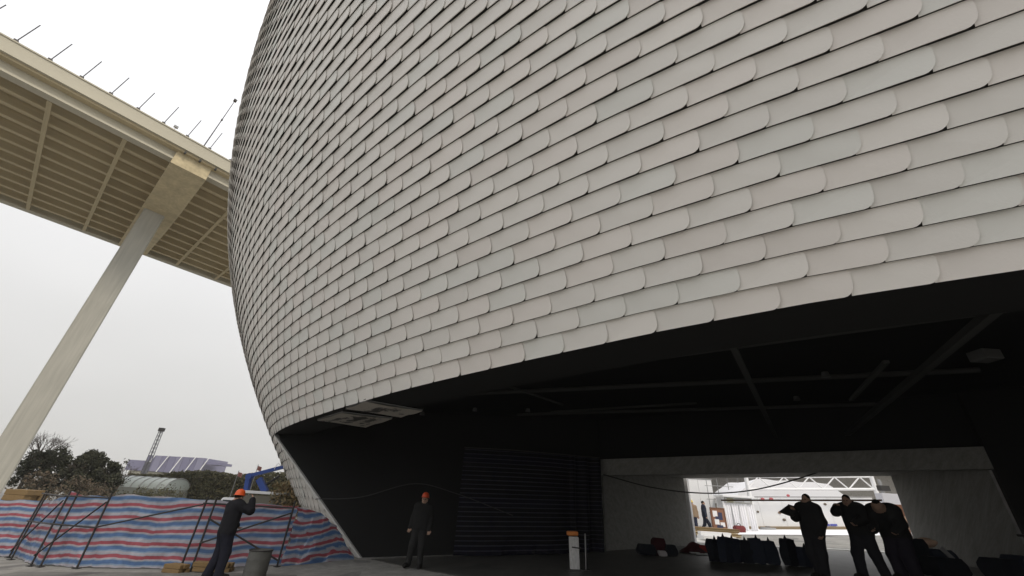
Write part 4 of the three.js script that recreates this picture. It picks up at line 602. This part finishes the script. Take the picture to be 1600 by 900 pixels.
{
  const t = thing('blue_hall', 'far bluish-purple metal hall with flat roof on pale ground floor', 'building', V(-103, groundY(-103), 140)); const mP = std(0.17, 0.165, 0.25, 0.7), mPb = std(0.21, 0.205, 0.29, 0.7);
  wpart(t, 'base_wall', slab([[-116, 141], [-91, 141], [-91, 152], [-116, 152]], -0.9, 4.6), std(0.5, 0.48, 0.38, 0.8)); 
  for (let k = 0; k < 8; k++) wpart(t, 'wall_panel', slab([[-111 + k * 2.22, 139.6], [-111 + k * 2.22 + 2.12, 139.6], [-111 + k * 2.22 + 2.12, 152], [-111 + k * 2.22, 152]], 4.7, 9.2 + 0.02 * k), k % 3 === 1 ? mPb : mP);
  wpart(t, 'side_wing', slab([[-117, 140.4], [-111.1, 140.4], [-111.1, 150], [-117, 150]], 4.7, 7.6), mP); wpart(t, 'roof_edge', slab([[-92.8, 139.4], [-88, 139.4], [-88, 146], [-92.8, 146]], 7.6, 8.3), mP); wpart(t, 'lower_wing', slab([[-93, 140.4], [-85, 140.4], [-85, 150], [-93, 150]], -0.9, 4.3), std(0.45, 0.44, 0.42, 0.8));
  for (let k = 0; k < 5; k++) wpart(t, 'stay_pole', bar(V(-110 + k * 4.2, 4.6, 138.6), V(-108.6 + k * 4.2, 9.6, 139.3), 0.14), mWhite);
  const gh = thing('greenhouse', 'pale green-grey barrel-roofed shed between trees and hedge', 'shed', V(-44.2, groundY(-44.2), 56)); const sg = std(0.36, 0.40, 0.38, 0.5);
  const roof = gridGeo(30, 12, (u, v) => { const a = v * Math.PI; return V(lerp(-48.2, -40.8, u), 0.9 + 1.25 * Math.sin(a), 56 + 2.2 - 2.2 * Math.cos(a)); }); wpart(gh, 'barrel_roof', roof, sg); wpart(gh, 'wall', slab([[-48.2, 56], [-40.8, 56], [-40.8, 60.4], [-48.2, 60.4]], -0.9, 0.9), std(0.2, 0.21, 0.19, 0.8));
  { const sh = new THREE.Shape(); sh.moveTo(-2.2, 0); for (let q = 0; q <= 16; q++) { const a = Math.PI * (1 - q / 16); sh.lineTo(2.2 * Math.cos(a), 1.25 * Math.sin(a)); } for (const x of [-48.17, -40.83]) wpart(gh, 'gable', new THREE.ShapeGeometry(sh).rotateY(Math.PI / 2).translate(x, 0.9, -58.2), sg); }
  for (let k = 0; k <= 7; k++) { const x = -48.2 + k * 1.057, pts = []; for (let q = 0; q <= 10; q++) { const a = q / 10 * Math.PI; pts.push(V(x, 0.9 + 1.28 * Math.sin(a), 58.2 - 2.24 * Math.cos(a))); } wpart(gh, 'roof_rib', tube(pts, 0.05, 14), mGreyPaint); }
}
{
  const t = thing('crawler_crane', 'slim grey lattice crane boom rising behind the tarpaulin', 'crane', V(-59.2, groundY(-59.2), 75));
  const a = V(-59.0, 0.6, 75), b = V(-59.4, 9.6, 75), d = b.clone().sub(a), c4 = [[-1, -1], [1, -1], [1, 1], [-1, 1]], at = (i, s) => { const w = lerp(0.62, 0.4, s); return a.clone().addScaledVector(d, s).add(new THREE.Vector3(c4[i % 4][0] * w / 2, 0, c4[i % 4][1] * w / 2)); }, mC = std(0.16, 0.16, 0.18, 0.6);
  for (let i = 0; i < 4; i++) { const ch = wpart(t, 'boom_chord', bar(at(i, 0), at(i, 1), 0.055), mC); const lc = []; for (let k = 0; k < 14; k++) lc.push(bar(at(i, k / 14), at(i + 1, (k + 1) / 14), 0.028, 0.028, 4)); wpart(ch, 'lacing', merge(lc), mC); }
  wpart(t, 'boom_head', box(0.75, 0.55, 0.6, -59.4, 9.75, -75), mSteelDark); wpart(t, 'lower_boom', bar(V(-59.0, -0.2, 75), V(-59.1, 4.6, 74.9), 0.34, 0.3, 6), mC); wpart(t, 'machine_house', rbox(2.6, 1.4, 3, 0.1, -58.4, 0.5, -76), mGreyPaint);
  for (const x of [-59.6, -57.2]) wpart(t, 'crawler_track', rbox(0.7, 0.8, 4.4, 0.3, x, -0.55, -76), mSteelDark);
  wpart(t, 'hoist_line', bar(V(-59.2, 9.6, 74.6), V(-58.7, 1.2, 74.6), 0.02, 0.02, 4), mSteelDark);
}
{
  const t = thing('lift_truck', 'white-topped truck with a folded blue boom behind the tarpaulin', 'truck', V(-11.6, groundY(-11.6), 22)); const mB = std(0.025, 0.07, 0.3, 0.45), y0 = groundY(-11.6);
  wpart(t, 'cab', rbox(1.0, 1.1, 1.6, 0.12, -12.45, y0 + 1.15, -22.3), mWhite); wpart(t, 'cargo_bed', rbox(2.2, 0.12, 1.7, 0.02, -11.1, y0 + 1.98, -22.4), mWhite); wpart(t, 'side_board', box(2.1, 0.5, 0.05, -11.1, y0 + 1.6, -21.6), std(0.16, 0.15, 0.12, 0.8)); wpart(t, 'chassis', box(3.2, 0.25, 1.4, -11.6, y0 + 0.55, -22.4), mSteelDark);
  wpart(t, 'windscreen', rbox(0.7, 0.4, 0.03, 0.01, -12.45, y0 + 1.4, -21.48), std(0.03, 0.035, 0.04, 0.1));
  for (const x of [-12.5, -11.2, -10.4]) for (const z of [-21.75, -23.05]) { const w = wpart(t, 'wheel', new THREE.CylinderGeometry(0.42, 0.42, 0.26, 18).rotateX(Math.PI / 2).translate(x, y0 + 0.42, z), mSteelDark); wpart(w, 'rim', new THREE.CylinderGeometry(0.22, 0.22, 0.28, 12).rotateX(Math.PI / 2).translate(x, y0 + 0.42, z), mGreyPaint); }
  const bm = wpart(t, 'lower_boom', beam(V(-12.15, 1.4, 22), V(-12.25, 2.0, 22), 0.22, 0.2), mB); wpart(bm, 'elbow', new THREE.CylinderGeometry(0.15, 0.15, 0.26, 12).rotateX(Math.PI / 2).translate(-12.22, 2.02, -22), mB);
  wpart(t, 'upper_boom', beam(V(-12.25, 2.05, 22), V(-10.7, 2.55, 22), 0.18, 0.15), mB); wpart(t, 'support_arm', beam(V(-11.75, 1.95, 22.05), V(-11.25, 1.4, 22.05), 0.2, 0.26), mB); wpart(t, 'hydraulic_ram', bar(V(-11.3, 1.75, 22), V(-10.8, 2.12, 22), 0.05), mSteelDark); wpart(t, 'hose', tube([V(-11.1, 2.4, 21.9), V(-11.0, 2.66, 21.9), V(-10.8, 2.58, 21.9)], 0.015, 12), mWhite);
}
for (const [x, y, l] of [[-17.5, 2.35, 'lower faded red flag on a thin pole behind the tarpaulin'], [-16.35, 2.75, 'taller faded red flag on a thin pole behind the blue boom']]) { const t = thing('flag', l, 'flag', V(x, groundY(x), 30), 'red flags behind the tarpaulin'); part(t, 'pole', new THREE.CylinderGeometry(0.02, 0.025, y + 1.1, 6).translate(0, (y + 1.1) / 2, 0), mSteel); part(t, 'cloth', gridGeo(10, 5, (u, v) => new THREE.Vector3(0.02 + u * 0.3, y + 0.76 + v * 0.26 - u * 0.1, 0.06 * Math.sin(u * 7))), std(0.4, 0.2, 0.18, 0.8)); }
{
  const t = thing('plank_pile', 'ochre pile of planks behind the left end of the tarpaulin', 'planks', V(-30.5, groundY(-30.5), 30)); for (let j = 0; j < 5; j++) for (let k = 0; k < 3; k++) part(t, 'plank', rbox(1.5 * rr(0.85, 1.05), 0.3, 0.5, 0.02, rr(-0.25, 0.25), 0.16 + j * 0.31, (k - 1) * 0.54), j % 2 ? mWood : std(0.2, 0.13, 0.055, 0.9));
}
renderer.render(scene, camera);
